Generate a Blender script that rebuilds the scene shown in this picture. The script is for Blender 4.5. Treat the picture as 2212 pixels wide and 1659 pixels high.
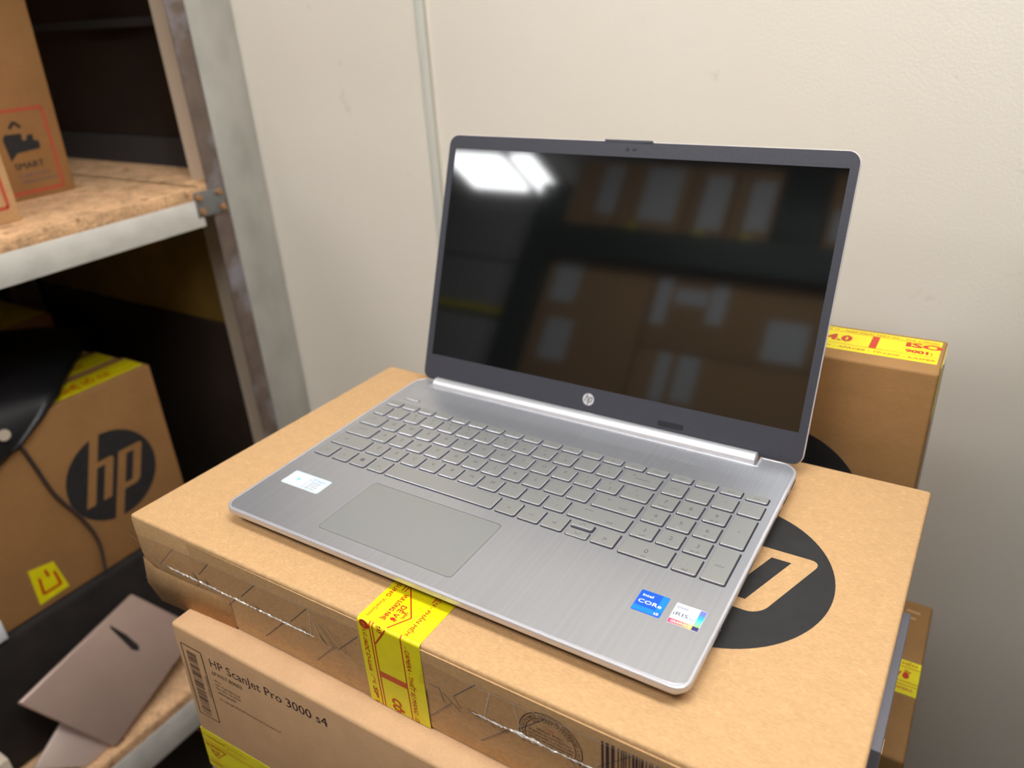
import bpy, bmesh, math, random
from mathutils import Vector, Matrix
from mathutils.geometry import delaunay_2d_cdt
random.seed(4)
for o in list(bpy.data.objects): bpy.data.objects.remove(o)
sc = bpy.context.scene
COL = sc.collection
# all lengths below are millimetres in a frame whose origin is the laptop's front left corner; Z0 lifts it above the floor
S, Z0 = 0.001, 1080.0
def W(x, y, z): return Vector((x*S, y*S, (z+Z0)*S))

# ------------------------------------------------------------------ camera
cam = bpy.data.cameras.new('camera'); co = bpy.data.objects.new('camera', cam); COL.objects.link(co)
_r = Vector((0.84892, 0.52550, -0.05663)); _d = Vector((0.19228, -0.40658, -0.89310)); _f = Vector((-0.49235, 0.74728, -0.44628))
_f = _f.normalized(); _r = (_r - _f*_r.dot(_f)).normalized(); _u = _r.cross(_f)
M3 = Matrix((( _r.x, _u.x, -_f.x), (_r.y, _u.y, -_f.y), (_r.z, _u.z, -_f.z)))
co.matrix_world = Matrix.Translation(W(446.5, -277.4, 322.8)) @ M3.to_4x4()
cam.sensor_width = 36; cam.sensor_fit = 'HORIZONTAL'; cam.lens = 1664/2212*36
cam.clip_start = 0.02; cam.clip_end = 50
cam.dof.use_dof = True; cam.dof.focus_distance = 0.495; cam.dof.aperture_fstop = 5.8
sc.camera = co
# ------------------------------------------------------------------ world, exposure
w = bpy.data.worlds.new('world'); sc.world = w; w.use_nodes = True
w.node_tree.nodes['Background'].inputs[0].default_value = (0.75, 0.77, 0.8, 1)
w.node_tree.nodes['Background'].inputs[1].default_value = 0.15
vs = sc.view_settings; vs.view_transform = 'Standard'; vs.look = 'None'; vs.gamma = 1; vs.use_curve_mapping = False
vs.exposure = 0.0
sc.cycles.use_denoising = True
sc.cycles.max_bounces = 8; sc.cycles.diffuse_bounces = 4; sc.cycles.glossy_bounces = 4
sc.cycles.sample_clamp_indirect = 6
LAMP = 26.0
# ceiling light fixtures: (centre x, centre y, size x, size y, strength factor)
FIXTURES = [(700, -60, 1200, 300, 1.0, 'white fluorescent ceiling light above the stack of cartons'),
            (-250, -900, 1200, 300, 0.75, 'white fluorescent ceiling light over the aisle left of the laptop'),
            (-1790, -2150, 330, 330, 0.9, 'short square ceiling light mirrored at the left in the dark screen'),
            (-1500, -2180, 110, 420, 0.9, 'narrow ceiling light mirrored beside the square one in the screen')]

# ------------------------------------------------------------------ materials
def newmat(name):
    m = bpy.data.materials.new(name); m.use_nodes = True
    return m, m.node_tree, m.node_tree.nodes['Principled BSDF']
def N(nt, t, **kw):
    n = nt.nodes.new(t)
    for k, v in kw.items(): setattr(n, k, v)
    return n
def plain(name, col, rough=0.6, metal=0.0, spec=0.5, emit=None, strength=0):
    m, nt, b = newmat(name)
    b.inputs['Base Color'].default_value = (*col, 1); b.inputs['Roughness'].default_value = rough
    b.inputs['Metallic'].default_value = metal; b.inputs['Specular IOR Level'].default_value = spec
    if emit: b.inputs['Emission Color'].default_value = (*emit, 1); b.inputs['Emission Strength'].default_value = strength
    return m
def noisy(name, col, amount=0.12, scale=40, stretch=(1, 1, 1), rough=0.7, metal=0.0, spec=0.5, detail=4, fine=0, fine_amt=0.0, bump=0.0, bump_scale=None, roughvar=0.0, tint=None, fine_stretch=(1,1,1)):
    """one colour broken up by two layers of object-space noise, with optional bump"""
    m, nt, b = newmat(name)
    tc = N(nt, 'ShaderNodeTexCoord'); mp = N(nt, 'ShaderNodeMapping'); mp.inputs['Scale'].default_value = stretch
    nt.links.new(tc.outputs['Object'], mp.inputs['Vector'])
    n1 = N(nt, 'ShaderNodeTexNoise'); n1.inputs['Scale'].default_value = scale; n1.inputs['Detail'].default_value = detail
    nt.links.new(mp.outputs[0], n1.inputs['Vector'])
    cr = N(nt, 'ShaderNodeMapRange'); cr.clamp = False; cr.inputs['From Min'].default_value = 0.3; cr.inputs['From Max'].default_value = 0.7
    cr.inputs['To Min'].default_value = 1-amount; cr.inputs['To Max'].default_value = 1+amount
    nt.links.new(n1.outputs['Fac'], cr.inputs['Value'])
    val = cr.outputs[0]
    if fine:
        mp2 = N(nt, 'ShaderNodeMapping'); mp2.inputs['Scale'].default_value = fine_stretch
        nt.links.new(tc.outputs['Object'], mp2.inputs['Vector'])
        n2 = N(nt, 'ShaderNodeTexNoise'); n2.inputs['Scale'].default_value = fine; n2.inputs['Detail'].default_value = 3
        nt.links.new(mp2.outputs[0], n2.inputs['Vector'])
        c2 = N(nt, 'ShaderNodeMapRange'); c2.clamp = False; c2.inputs['From Min'].default_value = 0.3; c2.inputs['From Max'].default_value = 0.7
        c2.inputs['To Min'].default_value = 1-fine_amt; c2.inputs['To Max'].default_value = 1+fine_amt
        nt.links.new(n2.outputs['Fac'], c2.inputs['Value'])
        mu = N(nt, 'ShaderNodeMath', operation='MULTIPLY'); nt.links.new(val, mu.inputs[0]); nt.links.new(c2.outputs[0], mu.inputs[1]); val = mu.outputs[0]
    vm = N(nt, 'ShaderNodeVectorMath', operation='SCALE'); vm.inputs[0].default_value = col
    nt.links.new(val, vm.inputs['Scale'])
    out = vm.outputs[0]
    if tint:
        n3 = N(nt, 'ShaderNodeTexNoise'); n3.inputs['Scale'].default_value = tint[1]; n3.inputs['Detail'].default_value = 5
        nt.links.new(tc.outputs['Object'], n3.inputs['Vector'])
        r3 = N(nt, 'ShaderNodeMapRange'); r3.inputs['From Min'].default_value = tint[2]; r3.inputs['From Max'].default_value = tint[3]
        nt.links.new(n3.outputs['Fac'], r3.inputs['Value'])
        mx = N(nt, 'ShaderNodeMix', data_type='RGBA'); nt.links.new(r3.outputs[0], mx.inputs[0]); nt.links.new(out, mx.inputs[6]); mx.inputs[7].default_value = (*tint[0], 1)
        out = mx.outputs[2]
    nt.links.new(out, b.inputs['Base Color'])
    b.inputs['Roughness'].default_value = rough; b.inputs['Metallic'].default_value = metal; b.inputs['Specular IOR Level'].default_value = spec
    if roughvar:
        rr = N(nt, 'ShaderNodeMapRange'); rr.clamp = False; rr.inputs['From Min'].default_value = 0.3; rr.inputs['From Max'].default_value = 0.7
        rr.inputs['To Min'].default_value = rough-roughvar; rr.inputs['To Max'].default_value = rough+roughvar
        nt.links.new(n1.outputs['Fac'], rr.inputs['Value']); nt.links.new(rr.outputs[0], b.inputs['Roughness'])
    if bump:
        bp = N(nt, 'ShaderNodeBump'); bp.inputs['Strength'].default_value = bump; bp.inputs['Distance'].default_value = 0.0006
        src = n1
        if bump_scale:
            src = N(nt, 'ShaderNodeTexNoise'); src.inputs['Scale'].default_value = bump_scale; src.inputs['Detail'].default_value = 4
            nt.links.new(tc.outputs['Object'], src.inputs['Vector'])
        nt.links.new(src.outputs['Fac'], bp.inputs['Height']); nt.links.new(bp.outputs[0], b.inputs['Normal'])
    return m
KRAFT = (0.505, 0.305, 0.142)
M_ = {}
M_['kraft'] = noisy('kraft_cardboard', KRAFT, 0.045, 110, (1, 1.6, 1), 0.72, spec=0.25, detail=6, fine=520, fine_amt=0.10, fine_stretch=(0.6, 1.8, 1), bump=0.05, bump_scale=500, tint=((0.60, 0.375, 0.185), 260, 0.60, 0.80))
M_['kraft_scan'] = noisy('pale_kraft_cardboard', (0.50, 0.30, 0.155), 0.05, 60, (1, 1, 1), 0.7, spec=0.3, detail=5, fine=700, fine_amt=0.05, bump=0.12, bump_scale=500)
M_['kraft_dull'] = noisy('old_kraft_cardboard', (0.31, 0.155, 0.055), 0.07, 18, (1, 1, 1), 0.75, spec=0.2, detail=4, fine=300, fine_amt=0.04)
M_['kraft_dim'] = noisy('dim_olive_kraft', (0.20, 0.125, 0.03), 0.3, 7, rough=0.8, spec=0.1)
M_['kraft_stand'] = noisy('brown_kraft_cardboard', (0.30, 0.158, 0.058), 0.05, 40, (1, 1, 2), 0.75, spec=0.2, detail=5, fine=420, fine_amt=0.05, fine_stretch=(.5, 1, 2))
M_['grey_card'] = noisy('lavender_grey_card', (0.19, 0.18, 0.205), 0.05, 30, rough=0.6)
M_['black_ink'] = noisy('black_print_ink', (0.020, 0.019, 0.019), 0.15, 90, rough=0.62, spec=0.35)
M_['text_ink'] = plain('dark_brown_print_ink', (0.045, 0.02, 0.025), 0.7, spec=0.2)
M_['line_ink'] = plain('grey_pen_line', (0.12, 0.105, 0.12), 0.7, spec=0.2)
M_['yellow_tape'] = noisy('yellow_packing_tape', (0.74, 0.64, 0.004), 0.06, 60, rough=0.36, spec=0.5, bump=0.08, bump_scale=90)
M_['red_ink'] = plain('red_tape_print', (0.50, 0.028, 0.005), 0.4)
M_['pink_ink'] = plain('orange_red_band_print', (0.55, 0.10, 0.02), 0.4)
M_['deck'] = noisy('brushed_silver_deck', (0.445, 0.448, 0.472), 0.034, 300, (2.2, 0.02, 1), 0.29, metal=0.68, spec=0.5, detail=1.5)
M_['deck_rim'] = plain('polished_silver_rim', (0.58, 0.565, 0.59), 0.25, 0.5)
M_['shell'] = plain('satin_silver_shell', (0.55, 0.49, 0.475), 0.42, 0.0)
M_['key'] = plain('satin_grey_key', (0.35, 0.348, 0.332), 0.34, 0.5)
M_['key_highlight'] = plain('key_edge_highlight', (0.80, 0.80, 0.85), 0.27, 0.85)  # lighter than the key top, paints the highlight along the bevel
M_['key_shade'] = plain('key_wall_shade', (0.20, 0.20, 0.23), 0.4, 0.4)  # darker than the key top, paints the shade on the sides
M_['well'] = plain('gap_shade_and_groove', (0.022, 0.022, 0.03), 0.6)  # paints the shadow in the key gaps; also the dark touchpad groove
M_['legend'] = plain('grey_key_legend', (0.11, 0.107, 0.105), 0.5, 0.2)
M_['touchpad'] = plain('satin_touchpad', (0.325, 0.33, 0.318), 0.34, 0.5)
M_['hinge'] = plain('bright_silver_hinge', (0.82, 0.82, 0.84), 0.40, 0.8)
M_['bezel'] = noisy('charcoal_bezel', (0.038, 0.038, 0.048), 0.12, 900, rough=0.5, spec=0.42, bump=0.15)
M_['screen'] = plain('black_screen_glass', (0.004, 0.004, 0.004), 0.055, 0.0, 0.75)
M_['rubber'] = plain('black_rubber', (0.008, 0.008, 0.012), 0.6)
M_['badge'] = plain('silver_badge', (0.68, 0.67, 0.68), 0.35, 0.4)
M_['white_sticker'] = plain('white_sticker', (0.58, 0.615, 0.645), 0.55, spec=0.3)
M_['pale_blue'] = plain('pale_blue_sticker', (0.36, 0.52, 0.62), 0.5)
M_['blue_print'] = plain('light_blue_print', (0.08, 0.24, 0.55), 0.4)
M_['cyan_print'] = plain('cyan_print', (0.13, 0.62, 0.80), 0.4)
M_['grey_print'] = plain('grey_print', (0.07, 0.075, 0.10), 0.5)
M_['blue1'] = plain('strong_blue_sticker', (0.0, 0.085, 0.62), 0.3)
M_['blue2'] = plain('azure_sticker', (0.0, 0.20, 0.80), 0.3)
M_['blue3'] = plain('mid_blue_sticker', (0.0, 0.13, 0.70), 0.3)
M_['white_ink'] = plain('white_print', (0.9, 0.92, 0.95), 0.4)
M_['navy'] = plain('navy_print', (0.045, 0.025, 0.14), 0.4)
M_['violet_ink'] = plain('violet_print', (0.12, 0.09, 0.28), 0.4)
M_['galv'] = noisy('galvanised_steel', (0.47, 0.455, 0.41), 0.13, 22, (1, 1, 0.6), 0.5, metal=0.35, spec=0.5, detail=5, roughvar=0.08, tint=((0.30, 0.235, 0.13), 12, 0.70, 0.80))
M_['galv_beam'] = noisy('galvanised_beam', (0.66, 0.635, 0.575), 0.14, 26, (1, 0.7, 1), 0.45, metal=0.1, spec=0.5, detail=5, roughvar=0.08)
M_['brown_steel'] = noisy('tarnished_angle_steel', (0.17, 0.125, 0.10), 0.2, 30, rough=0.55, metal=0.3, tint=((0.27, 0.25, 0.27), 16, 0.5, 0.62))
M_['cream_strip'] = plain('cream_painted_strip', (0.56, 0.47, 0.36), 0.6)
M_['bolt'] = plain('brassy_bolt', (0.42, 0.22, 0.10), 0.35, 0.6)
M_['plate'] = plain('dark_zinc_plate', (0.22, 0.22, 0.22), 0.4, 0.6)
M_['osb'] = noisy('particle_board', (0.66, 0.40, 0.215), 0.22, 34, (1, 1, 1), 0.75, spec=0.2, detail=6, fine=220, fine_amt=0.22, tint=((0.22, 0.115, 0.05), 55, 0.60, 0.72))
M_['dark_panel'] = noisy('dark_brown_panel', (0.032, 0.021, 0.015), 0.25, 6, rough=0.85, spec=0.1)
M_['dark_grey'] = plain('dark_grey_strip', (0.045, 0.043, 0.045), 0.7, spec=0.2)
M_['bag'] = noisy('black_plastic_bag', (0.010, 0.010, 0.012), 0.2, 30, rough=0.42, spec=0.4, bump=0.6, bump_scale=60)
M_['black_case'] = noisy('black_padded_case', (0.022, 0.018, 0.017), 0.2, 30, rough=0.75, spec=0.2)
M_['rose'] = noisy('rose_gold_metal', (0.50, 0.36, 0.30), 0.04, 20, rough=0.38, metal=0.5)
M_['rose_light'] = plain('pale_rose_palmrest', (0.50, 0.38, 0.32), 0.45, 0.3)
M_['cable'] = plain('black_cable', (0.05, 0.032, 0.028), 0.6)
M_['red_line'] = plain('red_carton_print', (0.45, 0.07, 0.03), 0.6)
M_['seam'] = plain('wall_joint_strip', (0.64, 0.63, 0.55), 0.5)
M_['joint'] = plain('wall_joint_groove', (0.56, 0.52, 0.42), 0.6)
M_['floor'] = noisy('grey_concrete', (0.10, 0.095, 0.09), 0.15, 3, rough=0.7)
M_['ceiling'] = plain('off_white_ceiling', (0.42, 0.42, 0.40), 0.8)
M_['sidewall'] = plain('cream_side_wall', (0.52, 0.47, 0.39), 0.8)
M_['housing'] = plain('white_lamp_housing', (0.75, 0.75, 0.75), 0.4)
M_['green'] = plain('dark_green_rack_paint', (0.006, 0.030, 0.022), 0.45)
M_['paper'] = plain('white_label_paper', (0.70, 0.73, 0.76), 0.6)
M_['grey_box'] = plain('grey_plastic_crate', (0.42, 0.44, 0.46), 0.5)
M_['clear_rim'] = plain('crumpled_clear_tape_edge', (0.80, 0.76, 0.72), 0.12, 0.35, 0.8)
def tape_film():
    m, nt, b = newmat('clear_tape_film')
    b.inputs['Base Color'].default_value = (0.95, 0.9, 0.8, 1); b.inputs['Roughness'].default_value = 0.12
    out = nt.nodes['Material Output']; tr = N(nt, 'ShaderNodeBsdfTransparent'); tr.inputs[0].default_value = (0.97, 0.95, 0.93, 1)
    gl = N(nt, 'ShaderNodeBsdfGlossy'); gl.inputs['Roughness'].default_value = 0.16
    tc = N(nt, 'ShaderNodeTexCoord'); ns = N(nt, 'ShaderNodeTexNoise'); ns.inputs['Scale'].default_value = 45; bp = N(nt, 'ShaderNodeBump'); bp.inputs['Strength'].default_value = 0.35; bp.inputs['Distance'].default_value = 0.001
    nt.links.new(tc.outputs['Object'], ns.inputs['Vector']); nt.links.new(ns.outputs['Fac'], bp.inputs['Height']); nt.links.new(bp.outputs[0], gl.inputs['Normal'])
    mx = N(nt, 'ShaderNodeMixShader'); mx.inputs[0].default_value = 0.07; nt.links.new(tr.outputs[0], mx.inputs[1]); nt.links.new(gl.outputs[0], mx.inputs[2])
    nt.links.new(mx.outputs[0], out.inputs[0]); return m
M_['film'] = tape_film()
def wall_mat():
    m, nt, b = newmat('cream_wall_panel')
    tc = N(nt, 'ShaderNodeTexCoord')
    n1 = N(nt, 'ShaderNodeTexNoise'); n1.inputs['Scale'].default_value = 3.0; n1.inputs['Detail'].default_value = 4
    n2 = N(nt, 'ShaderNodeTexNoise'); n2.inputs['Scale'].default_value = 24; n2.inputs['Detail'].default_value = 7; n2.inputs['Roughness'].default_value = 0.6
    n3 = N(nt, 'ShaderNodeTexNoise'); n3.inputs['Scale'].default_value = 330; n3.inputs['Detail'].default_value = 3
    for n in (n1, n2, n3): nt.links.new(tc.outputs['Object'], n.inputs['Vector'])
    r1 = N(nt, 'ShaderNodeValToRGB'); r1.color_ramp.elements[0].position = .35; r1.color_ramp.elements[1].position = .65
    r1.color_ramp.elements[0].color = (0.80, 0.735, 0.62, 1); r1.color_ramp.elements[1].color = (0.82, 0.75, 0.645, 1)
    nt.links.new(n1.outputs['Fac'], r1.inputs[0])
    r2 = N(nt, 'ShaderNodeMapRange'); r2.inputs['From Min'].default_value = .66; r2.inputs['From Max'].default_value = .78; r2.inputs['To Max'].default_value = .35
    nt.links.new(n2.outputs['Fac'], r2.inputs['Value'])
    mx = N(nt, 'ShaderNodeMix', data_type='RGBA'); nt.links.new(r2.outputs[0], mx.inputs[0]); nt.links.new(r1.outputs[0], mx.inputs[6]); mx.inputs[7].default_value = (0.42, 0.37, 0.29, 1)
    nt.links.new(mx.outputs[2], b.inputs['Base Color']); b.inputs['Roughness'].default_value = 0.55; b.inputs['Specular IOR Level'].default_value = 0.25
    bp = N(nt, 'ShaderNodeBump'); bp.inputs['Strength'].default_value = 0.30; bp.inputs['Distance'].default_value = 0.0012
    nt.links.new(n3.outputs['Fac'], bp.inputs['Height']); nt.links.new(bp.outputs[0], b.inputs['Normal'])
    return m
M_['wall'] = wall_mat()
def gradient_mat(name, stops, axis):
    m, nt, b = newmat(name)
    tc = N(nt, 'ShaderNodeTexCoord'); sp = N(nt, 'ShaderNodeSeparateXYZ'); rp = N(nt, 'ShaderNodeValToRGB')
    nt.links.new(tc.outputs['Generated'], sp.inputs[0]); nt.links.new(sp.outputs[axis], rp.inputs[0]); nt.links.new(rp.outputs[0], b.inputs['Base Color'])
    e = rp.color_ramp.elements
    while len(e) < len(stops): e.new(0.5)
    for el, (p, c) in zip(e, stops): el.position = p; el.color = (*c, 1)
    b.inputs['Roughness'].default_value = 0.35
    return m
M_['rainbow'] = gradient_mat('violet_to_green_print', [(0, (0.33, 0.85, 0.18)), (.25, (0.18, 0.75, 0.45)), (.5, (0.02, 0.45, 0.90)), (.75, (0.09, 0.22, 0.92)), (1, (0.22, 0.14, 0.72))], 1)
M_['sunset'] = gradient_mat('pink_to_amber_print', [(0, (0.82, 0.03, 0.16)), (.45, (0.95, 0.14, 0.10)), (.75, (0.95, 0.30, 0.07)), (1, (0.95, 0.55, 0.08))], 0)

# ------------------------------------------------------------------ building helpers
def root(name, label, cat, loc, group=None):
    o = bpy.data.objects.new(name, None); COL.objects.link(o); o.location = W(*loc); o.empty_display_size = 0.05
    o['label'] = label; o['category'] = cat
    if group: o['group'] = group
    o['_o'] = 1; del o['_o']
    ORG[o.name] = W(*loc)
    return o
ORG = {}
def mesh(name, verts, faces, m, parent=None, smooth=False, mats=None, kind=None, autosmooth=None):
    """verts in millimetres, world frame; the object's origin is its parent's"""
    org = ORG[parent.name] if parent else None
    ws = [W(*v) for v in verts]
    if org is None:
        lo = Vector([min(v[i] for v in ws) for i in range(3)]); hi = Vector([max(v[i] for v in ws) for i in range(3)])
        org = Vector(((lo.x+hi.x)/2, (lo.y+hi.y)/2, lo.z))
    me = bpy.data.meshes.new(name); me.from_pydata([v-org for v in ws], [], faces)
    ml = m if isinstance(m, (list, tuple)) else [m]
    for x in ml: me.materials.append(M_[x])
    if mats:
        for p, i in zip(me.polygons, mats): p.material_index = i
    if smooth:
        for p in me.polygons: p.use_smooth = True
    me.update()
    o = bpy.data.objects.new(name, me); COL.objects.link(o)
    if parent: o.parent = parent
    else: o.location = org
    ORG[o.name] = org
    if kind: o['kind'] = kind
    return o
def tag(o, label, cat, group=None):
    o['label'] = label; o['category'] = cat
    if group: o['group'] = group
    return o
def bm_out(bm, name, m, parent, smooth_angle=None):
    bm.normal_update()
    vs_ = [tuple(v.co) for v in bm.verts]; bm.verts.index_update()
    fs = [[v.index for v in f.verts] for f in bm.faces]
    o = mesh(name, vs_, fs, m, parent); bm.free()
    if smooth_angle:
        for p in o.data.polygons: p.use_smooth = True
        o.data.set_sharp_from_angle(angle=math.radians(smooth_angle))
    return o
def hexa(c, bev=0.0, seg=3):
    """c: 8 corners, bottom four counter-clockwise then top four"""
    bm = bmesh.new(); v = [bm.verts.new(p) for p in c]
    for f in ((3, 2, 1, 0), (4, 5, 6, 7), (0, 1, 5, 4), (1, 2, 6, 5), (2, 3, 7, 6), (3, 0, 4, 7)): bm.faces.new([v[i] for i in f])
    if bev: bmesh.ops.bevel(bm, geom=list(bm.edges), offset=bev, segments=seg, profile=0.5, affect='EDGES')
    return bm
def box(name, x0, y0, z0, x1, y1, z1, m, parent=None, bev=0.0, seg=2):
    c = [(x0, y0, z0), (x1, y0, z0), (x1, y1, z0), (x0, y1, z0), (x0, y0, z1), (x1, y0, z1), (x1, y1, z1), (x0, y1, z1)]
    return bm_out(hexa(c, bev, seg), name, m, parent, 40 if bev else None)
def rrect(x0, y0, x1, y1, r, n=5):
    p = []
    rs = r if isinstance(r, (list, tuple)) else [r]*4
    for (cx, cy, a0, rr) in ((x1-rs[0], y0+rs[0], -90, rs[0]), (x1-rs[1], y1-rs[1], 0, rs[1]), (x0+rs[2], y1-rs[2], 90, rs[2]), (x0+rs[3], y0+rs[3], 180, rs[3])):
        for k in range(n+1):
            a = math.radians(a0+90*k/n); p.append((cx+rr*math.cos(a), cy+rr*math.sin(a)))
    return p
def loft(rings, cap0=True, cap1=True):
    n = len(rings[0]); v = [q for r in rings for q in r]; f = []
    for i in range(len(rings)-1):
        for k in range(n):
            a, b = i*n+k, i*n+(k+1) % n; f.append([a, b, b+n, a+n])
    if cap0: f.append(list(range(n))[::-1])
    if cap1: f.append([(len(rings)-1)*n+k for k in range(n)])
    return v, f
def inside(p, poly):
    c = False; x, y = p; j = len(poly)-1
    for i in range(len(poly)):
        xi, yi = poly[i]; xj, yj = poly[j]
        if (yi > y) != (yj > y) and x < (xj-xi)*(y-yi)/(yj-yi)+xi: c = not c
        j = i
    return c
def regions(loops, test):
    v, e = [], []
    for lp in loops:
        b = len(v); v += [Vector(p) for p in lp]; e += [(b+i, b+(i+1) % len(lp)) for i in range(len(lp))]
    vo, eo, fo, *_ = delaunay_2d_cdt(v, e, [], 0, 1e-6)
    fs = []
    for f in fo:
        c = sum((vo[i] for i in f), Vector((0, 0)))/len(f)
        if test((c.x, c.y)): fs.append(list(f))
    used = sorted({i for f in fs for i in f}); mp = {a: b for b, a in enumerate(used)}
    return [tuple(vo[i]) for i in used], [[mp[i] for i in f] for f in fs]
class Plane:
    """a flat frame (origin, right, up) to lay print on"""
    def __init__(s, o, ux, uy): s.o = Vector(o); s.ux = Vector(ux).normalized(); s.uy = Vector(uy).normalized(); s.n = s.ux.cross(s.uy)
    def at(s, x, y, h=0.0): return tuple(s.o + s.ux*x + s.uy*y + s.n*h)
def flat(name, pl, pts, faces, m, parent, h=0.08, **kw):
    return mesh(name, [pl.at(x, y, h) for x, y in pts], faces, m, parent, **kw)
def slab(name, pl, outline, m, parent, h0=0.0, h1=0.15):
    v, f = loft([[pl.at(x, y, h0) for x, y in outline], [pl.at(x, y, h1) for x, y in outline]])
    return mesh(name, v, f, m, parent)
_glyph = {}
def glyphs(s, bold):
    k = (s, bold)
    if k not in _glyph:
        cu = bpy.data.curves.new('t', 'FONT'); cu.body = s; cu.size = 1; cu.resolution_u = 2; cu.fill_mode = 'FRONT'
        ob = bpy.data.objects.new('t', cu); COL.objects.link(ob)
        dg = bpy.context.evaluated_depsgraph_get(); me = bpy.data.meshes.new_from_object(ob.evaluated_get(dg))
        vs_ = [(v.co.x, v.co.y) for v in me.vertices]; fs = [list(p.vertices) for p in me.polygons]
        bpy.data.objects.remove(ob); bpy.data.curves.remove(cu); bpy.data.meshes.remove(me)
        if bold:   # heavier lettering: the same outline laid down a few times side by side
            n0 = len(vs_); f0 = list(fs); v0 = list(vs_); vs_ = []; fs = []
            for L_, (dx, dy) in enumerate(((-bold, 0), (bold, 0), (0, bold*.6), (0, -bold*.6), (0, 0))):
                b0 = len(vs_); vs_ += [(x+dx, y+dy, L_) for x, y in v0]; fs += [[b0+i for i in f] for f in f0]
        _glyph[k] = (vs_, fs)
    return _glyph[k]
def text(s, pl, x, y, cap, m, parent, width=None, bold=0.0, shear=0.0, h=0.12, align='L', name='printed_text', rot=0.0):
    """cap = capital height in mm; width = total width in mm if it is known"""
    vs_, fs = glyphs(s, bold)
    if not vs_: return None
    sy = cap/0.73; x0 = min(v[0] for v in vs_); x1 = max(v[0] for v in vs_)
    sx = sy if width is None else width/(x1-x0)
    if align == 'C': ox = -(x0+x1)/2*sx
    elif align == 'R': ox = -x1*sx
    else: ox = -x0*sx
    c, sn = math.cos(rot), math.sin(rot); out = []
    for q_ in vs_:
        a, b = q_[:2]; hh = h+(.012*q_[2] if len(q_) > 2 else 0)
        u, v = ox+a*sx+shear*b*sy, b*sy
        out.append(pl.at(x+u*c-v*sn, y+u*sn+v*c, hh))
    return mesh(name, out, fs, m, parent)
def stroke(name, pl, segs, wd, m, parent, h=0.1, kind=None):
    v, f = [], []
    for (x0, y0, x1, y1) in segs:
        d = Vector((x1-x0, y1-y0)); L = d.length; n = Vector((-d.y, d.x))/L*wd/2; b = len(v)
        v += [(x0+n.x, y0+n.y), (x0-n.x, y0-n.y), (x1-n.x, y1-n.y), (x1+n.x, y1+n.y)]; f.append([b, b+1, b+2, b+3])
    return flat(name, pl, v, f, m, parent, h, kind=kind)
def circle(cx, cy, r, n=96): return [(cx+r*math.cos(2*math.pi*k/n), cy+r*math.sin(2*math.pi*k/n)) for k in range(n)]
def hp_shapes(cx, cy, r):
    """slanted h and p outlines in a circle; slant and stroke measured on the big round mark"""
    k = 0.353
    def sl(x, y): return (cx+r*(x+k*y), cy+r*y)
    def arc(x, y, rx, ry, a0, a1, n=6): return [(x+rx*math.cos(math.radians(a0+(a1-a0)*i/n)), y+ry*math.sin(math.radians(a0+(a1-a0)*i/n))) for i in range(n+1)]
    p = [(.104, .44)] + arc(.575, .34, .095, .10, 90, 0) + arc(.56, -.32, .11, .12, 0, -90) + [(.304, -.44), (.304, -1.3), (.104, -1.3)]
    slot = [(.304, .318), (.475, .318), (.475, -.31), (.304, -.31)]
    h = [(-.575, 1.3), (-.375, 1.3), (-.375, .44)] + arc(-.095, .34, .095, .10, 90, 0) + [(.0, -.44), (-.195, -.44), (-.195, .318), (-.375, .318), (-.375, -.44), (-.575, -.44)]
    return [sl(*q) for q in h], [sl(*q) for q in p], [sl(*q) for q in slot]
def hp_mark(name, pl, cx, cy, r, m, parent, h=0.1, letters=None):
    H_, P_, SL = hp_shapes(cx, cy, r); C_ = circle(cx, cy, r)
    isl = lambda q: inside(q, H_) or (inside(q, P_) and not inside(q, SL))
    v, f = regions([C_, H_, P_, SL], lambda q: inside(q, C_) and not isl(q))
    o = flat(name, pl, v, f, m, parent, h)
    if letters:
        v, f = regions([C_, H_, P_, SL], lambda q: inside(q, C_) and isl(q))
        flat('logo_letters', pl, v, f, letters, o, h)
    return o
def tape_print(tape, pl, L, w, phase=0, dark=True):
    """print of the yellow warning tape: two rules, side lettering and middle blocks, along x = 0..L, y = 0..w"""
    stroke('printed_rule', pl, [(0, .24*w, L, .24*w), (0, .72*w, L, .72*w)], .7, 'red_ink', tape, kind='stuff')

# ------------------------------------------------------------------ room
YW = 560.0
fl = mesh('floor', [(-2700, -3300, -1080), (2700, -3300, -1080), (2700, 700, -1080), (-2700, 700, -1080), (-2700, -3300, -1130), (2700, -3300, -1130), (2700, 700, -1130), (-2700, 700, -1130)],
          [(0, 1, 2, 3), (7, 6, 5, 4), (0, 4, 5, 1), (1, 5, 6, 2), (2, 6, 7, 3), (3, 7, 4, 0)], 'floor'); fl['kind'] = 'structure'
def struct(o): o['kind'] = 'structure'; return o
struct(box('ceiling', -2700, -3300, 1500, 2700, 700, 1540, 'ceiling'))
struct(box('wall_back', -2700, YW, -1080, 2700, YW+60, 1500, 'wall'))
struct(box('wall_left', -2740, -3300, -1080, -2700, YW, 1500, 'sidewall'))
struct(box('wall_right', 2700, -3300, -1080, 2740, YW, 1500, 'sidewall'))
struct(box('wall_front', -2700, -3340, -1080, 2700, -3300, 1500, 'sidewall'))
# the vertical joint between two wall panels: a flat grey strip with a groove and raised lip
tr = struct(box('trim_1', -214, YW-1.6, -1080, -201.5, YW, 1500, 'seam', None, 0.5))
box('panel_joint', -201.5, YW-0.9, -1080, -195.5, YW, 1500, 'joint', tr)
box('panel_lip', -195.5, YW-2.2, -1080, -193.0, YW, 1500, 'wall', tr, 0.6)

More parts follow.
